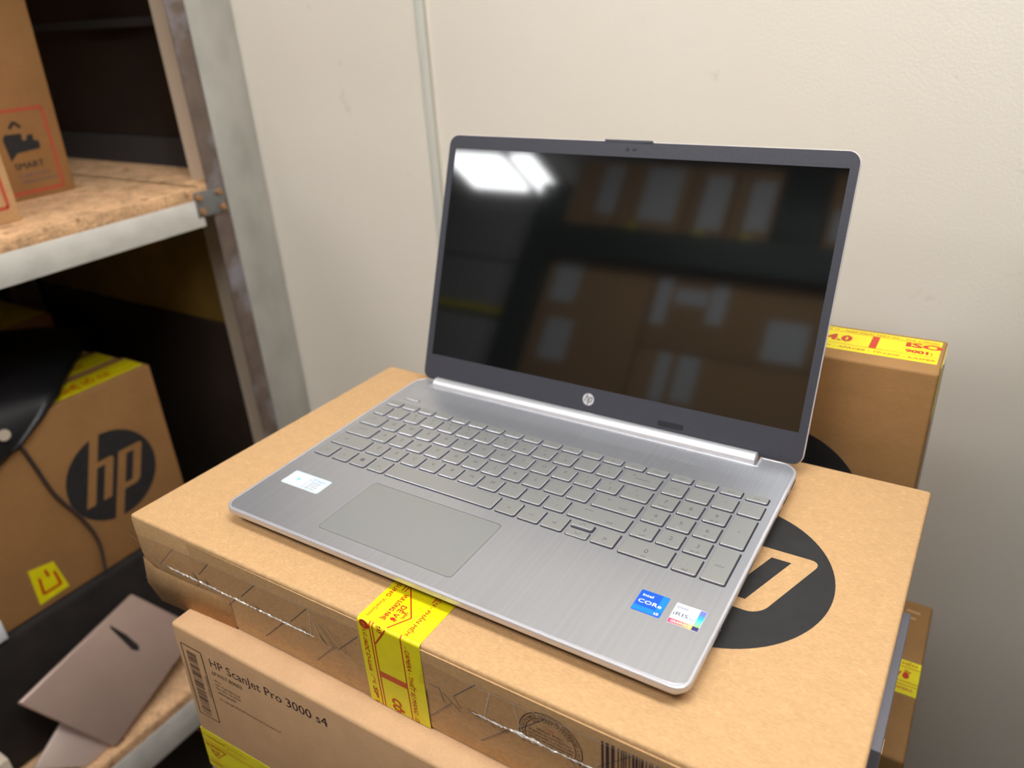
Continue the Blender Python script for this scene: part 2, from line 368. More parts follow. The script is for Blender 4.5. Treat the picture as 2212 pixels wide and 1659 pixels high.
# ceiling fixtures
lamp_no = 0
for (cx, cy, sx, sy, k, lab) in FIXTURES:
    r_ = root('ceiling_light', lab, 'ceiling light', (cx, cy, 1440))
    box('lamp_housing', cx-sx/2-20, cy-sy/2-20, 1462, cx+sx/2+20, cy+sy/2+20, 1500, 'housing', r_, 4)
    key = 'lamp%d' % lamp_no; lamp_no += 1
    M_[key] = plain('lit_diffuser', (0.9, 0.9, 0.9), 0.5, emit=(0.97, 0.985, 1.0), strength=LAMP*k)
    box('light_diffuser', cx-sx/2, cy-sy/2, 1440, cx+sx/2, cy+sy/2, 1462, key, r_, 3)

# ------------------------------------------------------------------ cartons of the stack
def carton(name, label, corners, m, bev=2.0, group=None):
    c = [Vector(q) for q in corners]; b = sum(c[:4], Vector())/4
    r_ = root(name, label, 'box', tuple(b), group)
    bm_out(hexa(corners, bev, 3), 'carton_body', m, r_, 50)
    return r_
def cbox(x0, y0, z0, x1, y1, z1): return [(x0, y0, z0), (x1, y0, z0), (x1, y1, z0), (x0, y1, z0), (x0, y0, z1), (x1, y0, z1), (x1, y1, z1), (x0, y1, z1)]

# main carton, its corners measured (the left side is slightly skewed)
ZT = -15.0
main = carton('shipping_carton', 'flat brown shipping carton lying directly under the open laptop',
              [(-78, -29.5, -86), (443, -28, -86), (444, 270, -86), (-66, 269, -86), (-77, -29.5, ZT), (444, -27.5, ZT), (445, 271, ZT), (-65, 270, ZT)], 'kraft', 2.2)
top = Plane((0, 0, ZT), (1, 0, 0), (0, 1, 0))
fr = Plane((0, -28.7, 0), (1, 0, 0), (0, 0, 1))
FY = 0.6
hp_mark('round_logo', top, 333.2, 121.2, 73.8, 'black_ink', main, 0.10)
# closing flap: a thin board folded over the front, its lower edge is the seam
def strip(name, path, x0, x1, m, parent, th=0.35, nx=1):
    """a band of width x0..x1 bent along path [(y, z)...], given thickness outward"""
    v, f = [], []; n = len(path)
    nrm = []
    for i in range(n):
        a = path[max(i-1, 0)]; b = path[min(i+1, n-1)]; d = Vector((b[0]-a[0], b[1]-a[1])).normalized(); nrm.append((-d.y, d.x))
    for s in (0, th):
        for i, (y, z) in enumerate(path):
            for x in (x0, x1): v.append((x, y+nrm[i][0]*s*-1, z+nrm[i][1]*s*-1))
    for i in range(n-1):
        a = 2*i; f.append([a, a+1, a+3, a+2]); b = a+2*n; f.append([b, b+2, b+3, b+1])
        f.append([a, a+2, b+2, b]); f.append([a+1, b+1, b+3, a+3])
    f.append([0, 2*n, 2*n+1, 1]); e = 2*(n-1); f.append([e, e+1, e+1+2*n, e+2*n])
    return mesh(name, v, f, m, parent)
flapv = [fr.at(x, z, h) for h in (-0.2, 0.55) for x, z in ((-77, -52.5), (441, -50.5), (441, -18), (-77, -19))]
mesh('closing_flap', flapv, [[3, 2, 1, 0], [4, 5, 6, 7], [0, 1, 5, 4], [1, 2, 6, 5], [2, 3, 7, 6], [3, 0, 4, 7]], 'kraft', main)
# bulged loose flap at the lower left corner
bl = [(-78, -29.4, -56), (-60, -31, -60), (-30, -30.6, -60), (24, -29.3, -58), (-81, -31, -83), (-60, -35, -90), (-30, -33.0, -90.5), (24, -29.5, -86), (-78, -27.5, -84), (-58, -29, -89), (-30, -29, -89), (24, -28.6, -86)]
mesh('loose_flap', bl, [[0, 4, 5, 1], [1, 5, 6, 2], [2, 6, 7, 3], [4, 8, 9, 5], [5, 9, 10, 6], [6, 10, 11, 7]], 'kraft', main, smooth=True)
# pen ticks across the seam
ticks = [(-31, -31.7, -83, -81.6), (9.6, -30.3, -6.1, -46.2), (-8.3, -55.6, -33.5, -80.8), (59.3, -29.3, 39.7, -48.1), (31.2, -54.4, 6.1, -79.8), (109.8, -28.3, 89.4, -49.2), (80.4, -54.3, 57.0, -77.7),
         (154.1, -32.1, 134.1, -52.6), (129.3, -53.1, 108.9, -75.1), (244.8, -26.1, 227.6, -44.7), (227.6, -44.7, 232.4, -52.6), (225.4, -51.9, 207.0, -72.8), (265.5, -50.8, 244.8, -72.5),
         (290.0, -28.3, 272.7, -46.0), (343.0, -23.5, 322.2, -45.6), (-86, -33, -80, -27), (210, -44, 217, -43.5), (217, -43.5, 219.5, -54), (219.5, -46, 232, -56)]
stroke('pen_mark', fr, ticks, 0.5, 'line_ink', main, 0.72, kind='stuff')
fine = []
for k in range(60):
    x = random.choice((random.uniform(-18, 2), random.uniform(48, 128), random.uniform(236, 262), random.uniform(300, 335)))
    fine.append((x, -53+random.uniform(2, 6), x+random.uniform(3, 7), -53-random.uniform(-1, 3)))
for a in (118, 121, 127, 131, -71, -67): fine.append((a, -38 if a > 0 else -42, a+13, -55))
stroke('pen_hatching', fr, fine, 0.28, 'line_ink', main, 0.74, kind='stuff')
# clear tape over the seam, wide film plus a crumpled shiny ridge
cp = [(-87, -34), (-30, -31), (60, -28.5), (155, -26), (235, -27), (262, -25), (300, -24.5), (380, -23)]
cb = [(-84, -80), (-30, -76), (60, -76), (155, -75), (235, -75), (262, -73), (300, -72), (380, -70)]
v = [fr.at(x, z, 0.9+0.35*math.sin(x*.11)) for x, z in cp] + [fr.at(x, z, 0.9+.3*math.cos(x*.07)) for x, z in cb]
mesh('clear_tape', v, [[i+8, i+9, i+1, i] for i in range(7)], 'film', main, smooth=True)
def crumple(x0, x1, z0f, rad, name='tape_wrinkle'):
    n = int((x1-x0)/1.3); v, f = [], []; m = 7
    for i in range(n+1):
        x = x0+(x1-x0)*i/n; r = rad*random.uniform(.25, 1.25)*min(1, i/4+.1, (n-i)/4+.1); zc = z0f(x)+random.uniform(-.45, .45)
        for k in range(m):
            a = math.pi*k/(m-1); v.append(fr.at(x+random.uniform(-.4, .4), zc+r*math.cos(a)*1.5, 0.8+r*math.sin(a)*random.uniform(.4, 1.2)))
    for i in range(n):
        for k in range(m-1): a = i*m+k; f.append([a, a+m, a+m+1, a+1])
    return mesh(name, v, f, 'clear_rim', main)
crumple(-47, 112, lambda x: -54.2+.012*(x+47), .62)
crumple(240, 372, lambda x: -50.8+.02*(x-240), .6)
crumple(266, 290, lambda x: -49.4, 1.1)
stroke('tape_fold', fr, [(-47.6, -54.6, -84, -80), (-47.6, -54.6, -79, -40), (-79, -40, -86, -37), (-47.6, -54.6, -66, -41), (112, -31, 120, -55), (112, -31, 109, -52), (255, -26, 249, -50), (270, -25, 275, -46), (-30, -31.3, 60, -28.8), (60, -28.8, 150, -26.3), (232, -27.5, 380, -22.8)], .3, 'clear_rim', main, 1.35, kind='stuff')
# round certificate print
seal = Plane((293.3, -28.7, -43.8), (1, 0, 0), (0, 0, 1))
def ring(name, pl, r0, r1, m, parent, h, cut=None):
    n = 72; pts = [(r*math.cos(2*math.pi*k/n), r*math.sin(2*math.pi*k/n)) for r in (r0, r1) for k in range(n)]
    return flat(name, pl, pts, [[k, n+k, n+(k+1) % n, (k+1) % n] for k in range(n) if cut is None or pts[k][1] > cut], m, parent, h)
c1 = ring('certificate_print', seal, 19.6, 20.1, 'text_ink', main, 0.78, -9)
ring('printed_ring', seal, 15.7, 16.1, 'text_ink', c1, 0.78, -9)
def arc_text(s, pl, rad, a0, a1, cap, m, parent, h=.78):
    n = len(s); V, F_ = [], []
    for i, ch in enumerate(s):
        if ch == ' ': continue
        gv, gf = glyphs(ch, 0.0); a = math.radians(a0+(a1-a0)*(i+.5)/n); sc_ = cap/.73; gx = (min(q[0] for q in gv)+max(q[0] for q in gv))/2
        t = Vector((math.sin(a), -math.cos(a))); u = Vector((math.cos(a), math.sin(a))); b = len(V)
        for q in gv:
            w2 = t*((q[0]-gx)*sc_*.8)+u*(rad+q[1]*sc_); V.append((w2.x, w2.y))
        F_ += [[b+j for j in f] for f in gf]
    return flat('printed_text', pl, V, F_, m, parent, h)
arc_text('PACT SUSTAINABLE PACKAGING TECHNOLOGY LIMITED', seal, 16.7, 196, -22, 2.2, 'text_ink', c1)
arc_text('BOX CERTIFICATE', seal, 13.2, 138, 30, 2.1, 'text_ink', c1)
for i, (t, cpt, wd) in enumerate((('TYPE', 1.5, 5), ('SINGLE WALL', 1.9, 17), ('80 METERS ALL CONSTRUCTION', 1.6, 27), ('THIS CONTAINER IS OF RECYCLABLE', 1.5, 29), ('MATERIAL OR CORRUGATED FIBRE', 1.5, 28), ('SIZE LIMIT 85 IN   GROSS WT LT 65 LBS', 1.5, 28))):
    text(t, seal, 0, 7.6-i*2.7, cpt, 'text_ink' if i else 'red_ink', c1, wd, h=.78, align='C')
def barcode(pl, x0, x1, y0, y1, m, parent, vertical=False, seed=3, h=.78, unit=.45):
    rnd = random.Random(seed); segs = []; x = x0; end = x1
    while x < end:
        w_ = unit*rnd.choice((1, 1, 1, 2, 2, 3)); w_ = min(w_, end-x)
        segs.append((x, w_)); x += w_+unit*rnd.choice((1, 1, 2, 2, 3))
    v, f = [], []
    for a, w_ in segs:
        b = len(v)
        v += [(a, y0), (a+w_, y0), (a+w_, y1), (a, y1)] if not vertical else [(y0, a), (y1, a), (y1, a+w_), (y0, a+w_)]
        f.append([b, b+1, b+2, b+3])
    return flat('barcode', pl, v, f, m, parent, h, kind='stuff')
barcode(fr, 324.5, 425, -70, -23.6, 'text_ink', main, seed=5, unit=.62)

# yellow warning tape wrapped over the front edge
Rr = 2.4; path = [(46, ZT+.12), (8, ZT+.12)] + [(-28.7+Rr-Rr*math.sin(math.radians(a))-.7*math.sin(math.radians(a)), ZT-Rr+Rr*math.cos(math.radians(a))+.12) for a in (0, 18, 36, 54, 72, 90)] + [(-29.5, -30), (-29.6, -53), (-29.4, -85.4)]
YT = strip('packing_tape', path, 156.4, 205.7, 'yellow_tape', main, 0.14)
tt = Plane((0, 0, ZT+.30), (0, -1, 0), (1, 0, 0))    # along the tape on the top face; x' = -y, y' = x
tf = Plane((0, -29.78, 0), (0, 0, -1), (1, 0, 0))    # on the front face; x' = -z, y' = x
def rules(x):  # a rule that follows the tape over the edge
    return strip('printed_rule', [(y, z+.1) if i < 2 else (y-.22, z+.03) for i, (y, z) in enumerate(path)], x-.42, x+.42, 'red_ink', YT, 0.05)
for x in (166.6, 168.9, 191.2): rules(x)
text('SAMSUNG', tt, -16.5, 160.0, 3.4, 'red_ink', YT, 22, bold=.02, h=.06)
text('ViewSonic', tt, 7.8, 160.4, 3.0, 'red_ink', YT, 17.6, h=.06)
o_ = flat('printed_emblem', tf, *regions([circle(17.4, 162.3, 3.7, 40), circle(17.9, 161.6, 1.4, 30), circle(17.9, 161.6, .8, 20)], lambda q: math.hypot(q[0]-17.4, q[1]-162.3) < 3.7 and not .8 < math.hypot(q[0]-17.9, q[1]-161.6) < 1.4), 'red_ink', YT, .08)
text('LG', tf, 22.0, 160.2, 3.2, 'red_ink', YT, 5.6, h=.08)
text('/AOC', tf, 28.8, 159.8, 3.6, 'red_ink', YT, 11.6, bold=.025, shear=.2, h=.08)
text("D-Link", tf, 42.3, 160.0, 3.2, 'red_ink', YT, 15.5, bold=.02, shear=.15, h=.08)
_w = [(61, 160.2), (61.6, 161.6), (62.7, 162.8), (64.4, 163.3), (66, 162.7), (67, 161.2), (68.1, 160.9), (67.2, 163.2), (68.2, 163.7)]
stroke('printed_emblem', tf, [(_w[i][0], _w[i][1], _w[i+1][0], _w[i+1][1]) for i in range(len(_w)-1)], .5, 'red_ink', YT, .08)
text('SP', tf, 71.0, 160.4, 3.7, 'red_ink', YT, 9.5, bold=.03, shear=.3, h=.08)
text('S', tf, 83.6, 160.4, 3.4, 'red_ink', YT, 1.9, bold=.02, h=.08)
text('VUI LÒNG NHẸ', tt, -1.6, 170.4, 3.5, 'red_ink', YT, 25, bold=.04, h=.06)
text('TAY', tf, 12.9, 172.8, 3.7, 'red_ink', YT, 7.0, bold=.04, h=.08)
text('DỄ VỠ', tt, 7.4, 175.6, 4.2, 'red_ink', YT, 14.2, bold=.035, h=.06)
text('HÀNG', tt, 11.4, 182.0, 1.9, 'red_ink', YT, 5.6, bold=.04, h=.06)
stroke('printed_triangle', tt, [(-9.0, 169.2, 13.8, 187.6), (13.8, 187.8, 27.3, 179.6)], .9, 'red_ink', YT, .07)
stroke('printed_triangle', tf, [(14.6, 179.8, 30.4, 169.4)], .95, 'red_ink', YT, .09)
text('PHỤ KIỆN - PHẦN MỀM', tt, -22, 192.3, 3.0, 'red_ink', YT, 48.5, bold=.012, shear=.12, h=.06)
text('- CAMERA - THIẾT BỊ MẠNG - D', tf, 20.6, 193.6, 3.5, 'red_ink', YT, 64.6, bold=.012, shear=.18, h=.09)
flat('printed_band', tf, [(53.4, 169.2), (58.6, 169.2), (58.6, 190.9), (53.4, 190.9)], [[0, 1, 2, 3]], 'pink_ink', YT, .07)
stroke('printed_rule', tf, [(55.2, 169.2, 55.2, 190.9), (56.8, 169.2, 56.8, 190.9)], .55, 'red_ink', YT, .10)
text('CÔ', tf, 73.2, 175.8, 7.6, 'red_ink', YT, 11.3, bold=.05, shear=.12, h=.09)

# scanner carton beneath, slightly skewed
skew = lambda x, z: x+(z+86)*0.062
scan = carton('scanner_carton', 'brown scanner carton with barcode frame and yellow tape under the shipping carton', 
              [(-44.2, -49.5, -300), (430, -48, -300), (430, 85, -300), (-44, 85, -300), (-29.5, -49.5, -86.3), (431, -48, -86.3), (431, 85, -86.3), (-28, 85, -86.3)], 'kraft_scan', 3.2)
sf = Plane((-29.5, -49.45, -86.3), (460.5, 1.0, 0), (0.068, 0, 1))
def SX(x, z): return ((x+29.5)-0.068*(z+86.3), z+86.3)
F4 = [SX(-23.3, -104.4), SX(0.3, -104.3), SX(-4.1, -182.2), SX(-28.5, -183.5)]
stroke('barcode_frame', sf, [(*F4[i], *F4[(i+1) % 4]) for i in range(4)], 1.1, 'text_ink', scan, .12)
barcode(sf, -93.2, -23.4, SX(-22, -110)[0]+3.2, SX(-22, -110)[0]+14.6, 'text_ink', scan, vertical=True, seed=9, h=.12, unit=.5)
vert = Plane(sf.at(0, 0), sf.uy*-1, sf.ux)
text('6FW07-80003', vert, 44, SX(-2, -130)[0]-2.4, 2.2, 'text_ink', scan, 24, h=.12)
ti = math.atan(0.046)
text('HP ScanJet Pro 3000 s4', sf, SX(8.9, -113.4)[0], -113.6+86.3, 9.2, 'text_ink', scan, 121.5, h=.12, rot=ti)
text('6FW07-80003', sf, SX(7.6, -122)[0], -122.4+86.3, 4.2, 'text_ink', scan, 34, h=.12, rot=ti)
for i, (t, z, wd, b) in enumerate((('HP Inc.', -129.6, 8, 0), ('1501 Page Mill Road', -133.8, 28, 0), ('Palo Alto, CA 94304', -137.9, 27.6, 0), ('www.hp.com', -142.4, 20.6, .025), ('© Copyright 2019 HP Development Company, L.P.', -149.6, 68.5, 0))):
    text(t, sf, SX(7.6, z)[0], z+86.3, 2.2 if not b else 2.5, 'text_ink', scan, wd, bold=b, h=.12, rot=ti*.8)
z0 = -205.6+86.3
tp = slab('packing_tape', sf, [(0.6, z0), (150, z0+5.4), (150, z0-43.0), (0.6, z0-48.5)], 'yellow_tape', scan, -.3, .18)
stp = Plane(sf.at(0.6, z0-48.5), sf.ux+sf.uy*0.036, sf.uy)
stroke('printed_rule', stp, [(0, 34.6, 150, 34.6), (0, 32.4, 150, 32.4), (0, 11, 150, 11)], .6, 'red_ink', tp, .24)
up = Plane(stp.at(0, 0), stp.ux*-1, stp.uy*-1)
text('SAMSUNG', up, -28, -42.3, 3.0, 'red_ink', tp, 20, bold=.02, h=.26)
text('ViewSonic', up, -7.5, -42.3, 2.7, 'red_ink', tp, 13, h=.26, align='L')
ring('printed_emblem', Plane(stp.at(31.5, 40.6), stp.ux, stp.uy), 2.6, 3.3, 'red_ink', tp, .26)
text('LG AOC D-Link', up, -56, -42.2, 2.8, 'red_ink', tp, 20, h=.26)
text('VUI LÒNG NHẸ TAY', up, -26.5, -31.2, 3.4, 'red_ink', tp, 24, bold=.04, h=.26)
text('DỄ VỠ', up, -19, -26, 4.2, 'red_ink', tp, 11, bold=.05, h=.26)
text('HÀNG', up, -15.5, -21, 2.0, 'red_ink', tp, 5, bold=.04, h=.26)
stroke('printed_triangle', stp, [(29, 31, 14, 15.5), (14, 15.5, 2, 31)], .9, 'red_ink', tp, .24)
text('PHẦN MỀM - CAMERA', up, -52, -8.5, 3.6, 'red_ink', tp, 50, bold=.012, h=.26)

grey = carton('grey_carton', 'lavender grey carton edge peeking out right of the brown shipping carton', cbox(300, 88, -300, 449.4, 218, -86.5), 'grey_card', 1.0)
slab('clear_tape_patch', Plane((449.5, 0, 0), (0, 1, 0), (0, 0, 1)), [(92, -150), (104, -150), (104, -92), (92, -92)], 'kraft_scan', grey, -.2, .4)

# carton standing on its long edge behind the laptop
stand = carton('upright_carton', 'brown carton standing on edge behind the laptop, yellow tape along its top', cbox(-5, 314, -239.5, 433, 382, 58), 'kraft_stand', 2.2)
hp_mark('round_logo', Plane((0, 314, 0), (1, 0, 0), (0, 0, 1)), 325.5, -84, 73.8, 'black_ink', stand, .1)
box('edge_strip', 431.5, 352, -235, 433.9, 379.5, 50, 'cream_strip', stand)
yt = slab('packing_tape', Plane((0, 0, 58), (1, 0, 0), (0, 1, 0)), [(0, 331.5), (429.6, 331.5), (429.6, 376.5), (0, 376.5)], 'yellow_tape', stand, -.2, .15)
slab('tape_end', Plane((433, 0, 0), (0, 1, 0), (0, 0, 1)), [(331.5, 10), (354, 10), (376.5, 10), (376.5, 56), (331.5, 56)], 'yellow_tape', yt, -.2, .2)
ys = Plane((0, 0, 58), (1, 0, 0), (0, 1, 0))
stroke('printed_rule', ys, [(0, 343.4, 429, 343.4), (0, 368.4, 429, 368.4)], .6, 'red_ink', yt, .22)
text('CÔNG NGHỆ 4.0', ys, 365.5, 349.5, 13, 'red_ink', yt, 118, bold=.06, h=.24, align='R')
flat('printed_band', ys, [(379.4, 344), (384.9, 344), (384.9, 368), (379.4, 368)], [[0, 1, 2, 3]], 'red_ink', yt, .21)
text('ISO', ys, 404.6, 358.2, 9.0, 'red_ink', yt, 26.5, bold=.06, h=.24)
text('9001:', ys, 405.3, 346.8, 6.4, 'red_ink', yt, 20, bold=.06, h=.24)
text('SỬA CHỮA - CHO THUÊ IT - NẠP MỰC MÁY IN - THI CÔNG', ys, 427, 370.0, 3.8, 'red_ink', yt, 135, h=.24, align='R', bold=.01, shear=.15)
text('KINGSTON - KINGMAX - APACER - TP-LINK - KASPER', ys, 428, 335.4, 3.6, 'red_ink', yt, 135, h=.24, align='R', bold=.01, shear=.15)

low = carton('taped_carton', 'brown carton low behind the stack, band of yellow tape across its lid', cbox(40, 224, -540, 468, 424, -240), 'kraft_stand', 3.0)
lt = Plane((0, 0, -240), (1, 0, 0), (0, 1, 0))
ltp = slab('packing_tape', lt, [(380, 296), (467.2, 296), (467.2, 338), (380, 338)], 'yellow_tape', low, -.2, .2)
stroke('printed_rule', lt, [(380, 307, 467, 307), (380, 311, 467, 311), (380, 329, 467, 329)], .7, 'red_ink', ltp, .3)
text('DỄ VỠ', lt, 460, 314, 9, 'red_ink', ltp, 30, bold=.035, h=.3, align='R')
text('SAMSUNG - CAMERA', lt, 464, 301, 3, 'red_ink', ltp, 40, h=.3, align='R', bold=.02)
text('PHẦN MỀM', lt, 464, 332, 3, 'red_ink', ltp, 30, h=.3, align='R', bold=.02)
#text('FRAGILE', lt, 462, 404, 5, 'kraft_scan' and 'paper', low, 12, h=.3, align='R') if False else None
stroke('printed_smudge', lt, [(446, 408, 458, 407), (448, 398, 455, 397.5)], 3, 'kraft_scan', low, .12, kind='stuff')
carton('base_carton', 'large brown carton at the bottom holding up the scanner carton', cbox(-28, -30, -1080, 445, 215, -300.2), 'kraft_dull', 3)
carton('base_carton', 'large brown carton on the floor under the low taped carton', cbox(20, 230, -1080, 486, 440, -540.2), 'kraft_scan', 3)

carton('shading_box', 'unseen dark box added right of the stack to shade the lower wall', cbox(612, 120, -1080, 1000, 548, 330), 'dark_panel', 4)  # out of view, added so the lower right wall falls into shade

# ------------------------------------------------------------------ laptop
LW, DEP = 358.5, 239.7
lap = root('laptop', 'open silver laptop with dark screen standing on the brown carton', 'laptop', (179, 120, -15))
def body(i, z):   # outline with the hinge notch cut out of the back edge; i = inset
    x0, y0, x1, y1 = i, i, LW-i, DEP-i
    nx0, nx1, ny = 22.6-i, 328.6+i, 226.9-i
    p = []
    def arc(cx, cy, r, a0, n=7):
        for k in range(n+1):
            a = math.radians(a0+90*k/n); p.append((cx+r*math.cos(a), cy+r*math.sin(a), z))
    rf, rb = max(10-i, 2), max(14-i, 2)
    arc(x1-rf, y0+rf, rf, -90); arc(x1-rb, y1-rb, rb, 0)
    p.append((nx1, y1, z)); p.append((nx1, ny, z)); p.append((nx0, ny, z)); p.append((nx0, y1, z))
    arc(x0+rb, y1-rb, rb, 90); arc(x0+rf, y0+rf, rf, 180)
    return p
def full(i, z, back=DEP+1):
    return [(x, y, z) for x, y in rrect(i, i, LW-i, back-i, [max(10-i, 2), max(14-i, 2), max(14-i, 2), max(10-i, 2)], 7)]
v, f = loft([full(7, -12), full(5.5, -11.3), full(2.2, -6.8), full(1.2, -5.6), full(1.2, -5.2)])
mesh('base_shell', v, f, 'shell', lap, smooth=False)
v, f = loft([body(1.4, -5.4), body(0.15, -4.6), body(0, -3.6), body(0, -0.9), body(.25, -.35), body(.8, -.05), body(2.0, 0), body(2.35, -.25), body(3, -.3)], cap0=True, cap1=True)
mesh('deck_rim', v, f, 'deck_rim', lap)
v, f = loft([body(2.45, -.45), body(2.45, -.02), body(2.6, .04)], cap0=False)
mesh('keyboard_deck', v, f, 'deck', lap)
for (x0, y0, x1, y1) in ((20, 8, 338, 16), (20, 214, 338, 222)):
    v, f = loft([[(x, y, z) for x, y in rrect(x0, y0, x1, y1, 3.5)] for z in (-15, -12)])
    mesh('rubber_foot', v, f, 'rubber', lap)
dk = Plane((0, 0, .04), (1, 0, 0), (0, 1, 0))
# hinge barrel lying in the notch
n = 28; rg = []
for x, rr in ((23.6, 5.6), (24.1, 6.25), (326.6, 6.25), (327.2, 5.6)):
    rg.append([(x, 233.4+rr*math.cos(-2*math.pi*k/n), -.4+rr*math.sin(-2*math.pi*k/n)) for k in range(n)])
v, f = loft(rg); hb = mesh('hinge_barrel', v, f, 'hinge', lap, smooth=True); hb.data.set_sharp_from_angle(angle=math.radians(40))
box('hinge_recess', 22.8, 227, -11, 328.4, 240.5, -8, 'rubber', lap)
# speaker grille: pale flat discs paint the highlight in each hole
v, f = [], []
row = 0
for j in range(7):
    y = 206.4+j*2.0
    for i in range(108):
        x = 13.2+i*3.09+(1.545 if j % 2 else 0)
        if x > 346.5 or (j in (0, 6) and (i < 2 or i > 106)): continue
        b = len(v); v += [(x+.34*math.cos(a*math.pi/3), y+.34*math.sin(a*math.pi/3)) for a in range(6)]; f.append(list(range(b, b+6)))
flat('speaker_grille', dk, v, f, 'white_sticker', lap, .05, kind='stuff')
# touchpad in its recess
v, f = loft([[(x, y, z) for x, y in rrect(83.6, 14.0, 198.9, 75.7, 3.2)] for z in (.03, .055)]); mesh('touchpad_groove', v, f, 'well', lap)
v, f = loft([[(x, y, z) for x, y in rrect(83.85, 14.25, 198.65, 75.2, 3.0)] for z in (.03, .09)]); mesh('touchpad', v, f, 'touchpad', lap)
stroke('touchpad_edge', dk, [(86, 75.9, 196.4, 75.9)], .35, 'deck_rim', lap, .06)

KEYS = []
def key(x0, x1, y0, y1, leg=None, **kw): KEYS.append((x0, x1, y0, y1, leg, kw))
K = 15.4
def big(c): return [(c, 0, .56, 3.6)]
def shifted(a, b): return [(a, -.18, .74, 2.3), (b, .12, .34, 2.8)]
# bottom row
y0, y1 = 87.0, 102.6
key(8.6, 24.3, y0, y1, [('ctrl', 0, .42, 1.9)]); key(27.9, 43.4, y0, y1, [('fn', 0, .42, 1.9)]); key(46.5, 61.8, y0, y1, 'win'); key(65.0, 80.3, y0, y1, [('alt', 0, .42, 1.9)])
key(83.2, 181.3, y0, y1); key(184.7, 200.5, y0, y1, [('alt', 0, .42, 1.9)]); key(203.4, 219.1, y0, y1, [('ctrl', 0, .42, 1.9)])
key(222.0, 237.6, y0, y1, [('<', 0, .34, 4.6)]); key(241.0, 256.5, y0, 94.3, 'down'); key(241.0, 256.5, 96.0, y1, 'up'); key(259.9, 275.7, y0, y1, [('>', 0, .34, 4.6)])
key(279.9, 313.5, y0-1, y1, [('0', 0, .42, 4.4), ('ins', 0, .14, 2.2)]); key(316.4, 331.8, y0-1, y1, [('.', 0, .5, 3), ('del', 0, .12, 2.4)]); key(334.8, 350, y0-1, 120.0, [('enter', 0, .5, 2.1)])
# shift row
y0, y1 = 105.9, 121.0
key(8.7, 43.1, y0, y1, [('shift', -.3, .52, 2.0)])
for i, c in enumerate('ZXCVBNM'): key(46.5+18.5*i, 46.5+18.5*i+15.3, y0, y1, big(c))
for i, c in enumerate((('<', ','), ('>', '.'), ('?', '/'))): key(176.1+18.6*i, 176.1+18.6*i+15.4, y0, y1, shifted(*c))
key(232.4, 275.8, y0, y1, [('shift', .32, .25, 2.2), ('pause', -.34, .72, 2.0)])
for i, (c, s) in enumerate((('1', 'end'), ('2', '↓'), ('3', 'pg dn'))): key(279.8+18.3*i, 279.8+18.3*i+K, y0-.6, y1, [(c, 0, .48, 4.0), (s, 0, .14, 2.0)])
# home row
y0, y1 = 124.0, 139.2
key(8.3, 34.7, y0, y1, [('caps lock', -.1, .6, 1.8)])
for i, c in enumerate('ASDFGHJKL'): key(37.4+18.45*i, 37.4+18.45*i+15.2, y0, y1, big(c))
for i, c in enumerate(((':', ';'), ('"', "'"))): key(203.6+18.6*i, 203.6+18.6*i+15.4, y0, y1, shifted(*c))
key(242.1, 275.6, y0, y1, [('enter', .28, .3, 2.1), ('←', -.32, .66, 3)])
for i, (c, s) in enumerate((('4', '←'), ('5', ''), ('6', '→'))): key(279.9+18.3*i, 279.9+18.3*i+K, y0-.6, y1, [(c, 0, .48, 4.0)]+([(s, 0, .14, 2.2)] if s else []))
# top letter row
y0, y1 = 142.3, 157.4
key(8.1, 29.2, y0, y1, [('tab', -.15, .6, 1.8)])
for i, c in enumerate('QWERTYUIOP'): key(32.7+18.55*i, 32.7+18.55*i+15.2, y0, y1, big(c))
for i, c in enumerate((('{', '['), ('}', ']'))): key(218.4+18.6*i, 218.4+18.6*i+15.4, y0, y1, shifted(*c))
key(256.0, 275.8, y0, y1, shifted('|', '\\'))
for i, (c, s) in enumerate((('7', 'home'), ('8', '↑'), ('9', 'pg up'))): key(280.1+18.25*i, 280.1+18.25*i+K, y0-.6, y1, [(c, 0, .48, 4.0), (s, 0, .14, 2.0)])
key(334.8, 350.1, 123.2, y1, [('+', 0, .55, 2.6)])
# number row
y0, y1 = 160.6, 175.4
key(8.1, 20.2, y0, y1, shifted('~', '`'))
for i, c in enumerate((('!', '1'), ('@', '2'), ('#', '3'), ('$', '4'), ('%', '5'), ('^', '6'), ('&', '7'), ('*', '8'), ('(', '9'), (')', '0'), ('_', '-'), ('+', '='))): key(23.3+18.6*i, 23.3+18.6*i+15.2, y0, y1, shifted(*c))
key(246.8, 275.5, y0, y1, [('←', -.33, .7, 2.6), ('backspace', .1, .5, 2.0)])
for i, c in enumerate(('num lk', '/', '*', '-')): key(280.1+18.25*i, 280.1+18.25*i+K, y0-.8, y1, [(c, 0, .5, 2.6 if len(c) == 1 else 1.7)])
# function row
fn = ['esc', 'f1', 'f2', 'f3', 'f4', 'f5', 'f6', 'f7', 'f8', 'f9', 'f10', 'f11', 'f12', 'prt sc', 'delete', 'home', 'end', 'pg up', 'pg dn']
for i, c in enumerate(fn):
    x = 8.1+18.06*i if i < 15 else 280.2+18.25*(i-15)
    key(x, x+15.0, 178.8, 186.6, [(c, 0, .42, 1.5)])
key(16.4, 31.9, 195.2, 197.6, None, power=True)
KH = 1.25
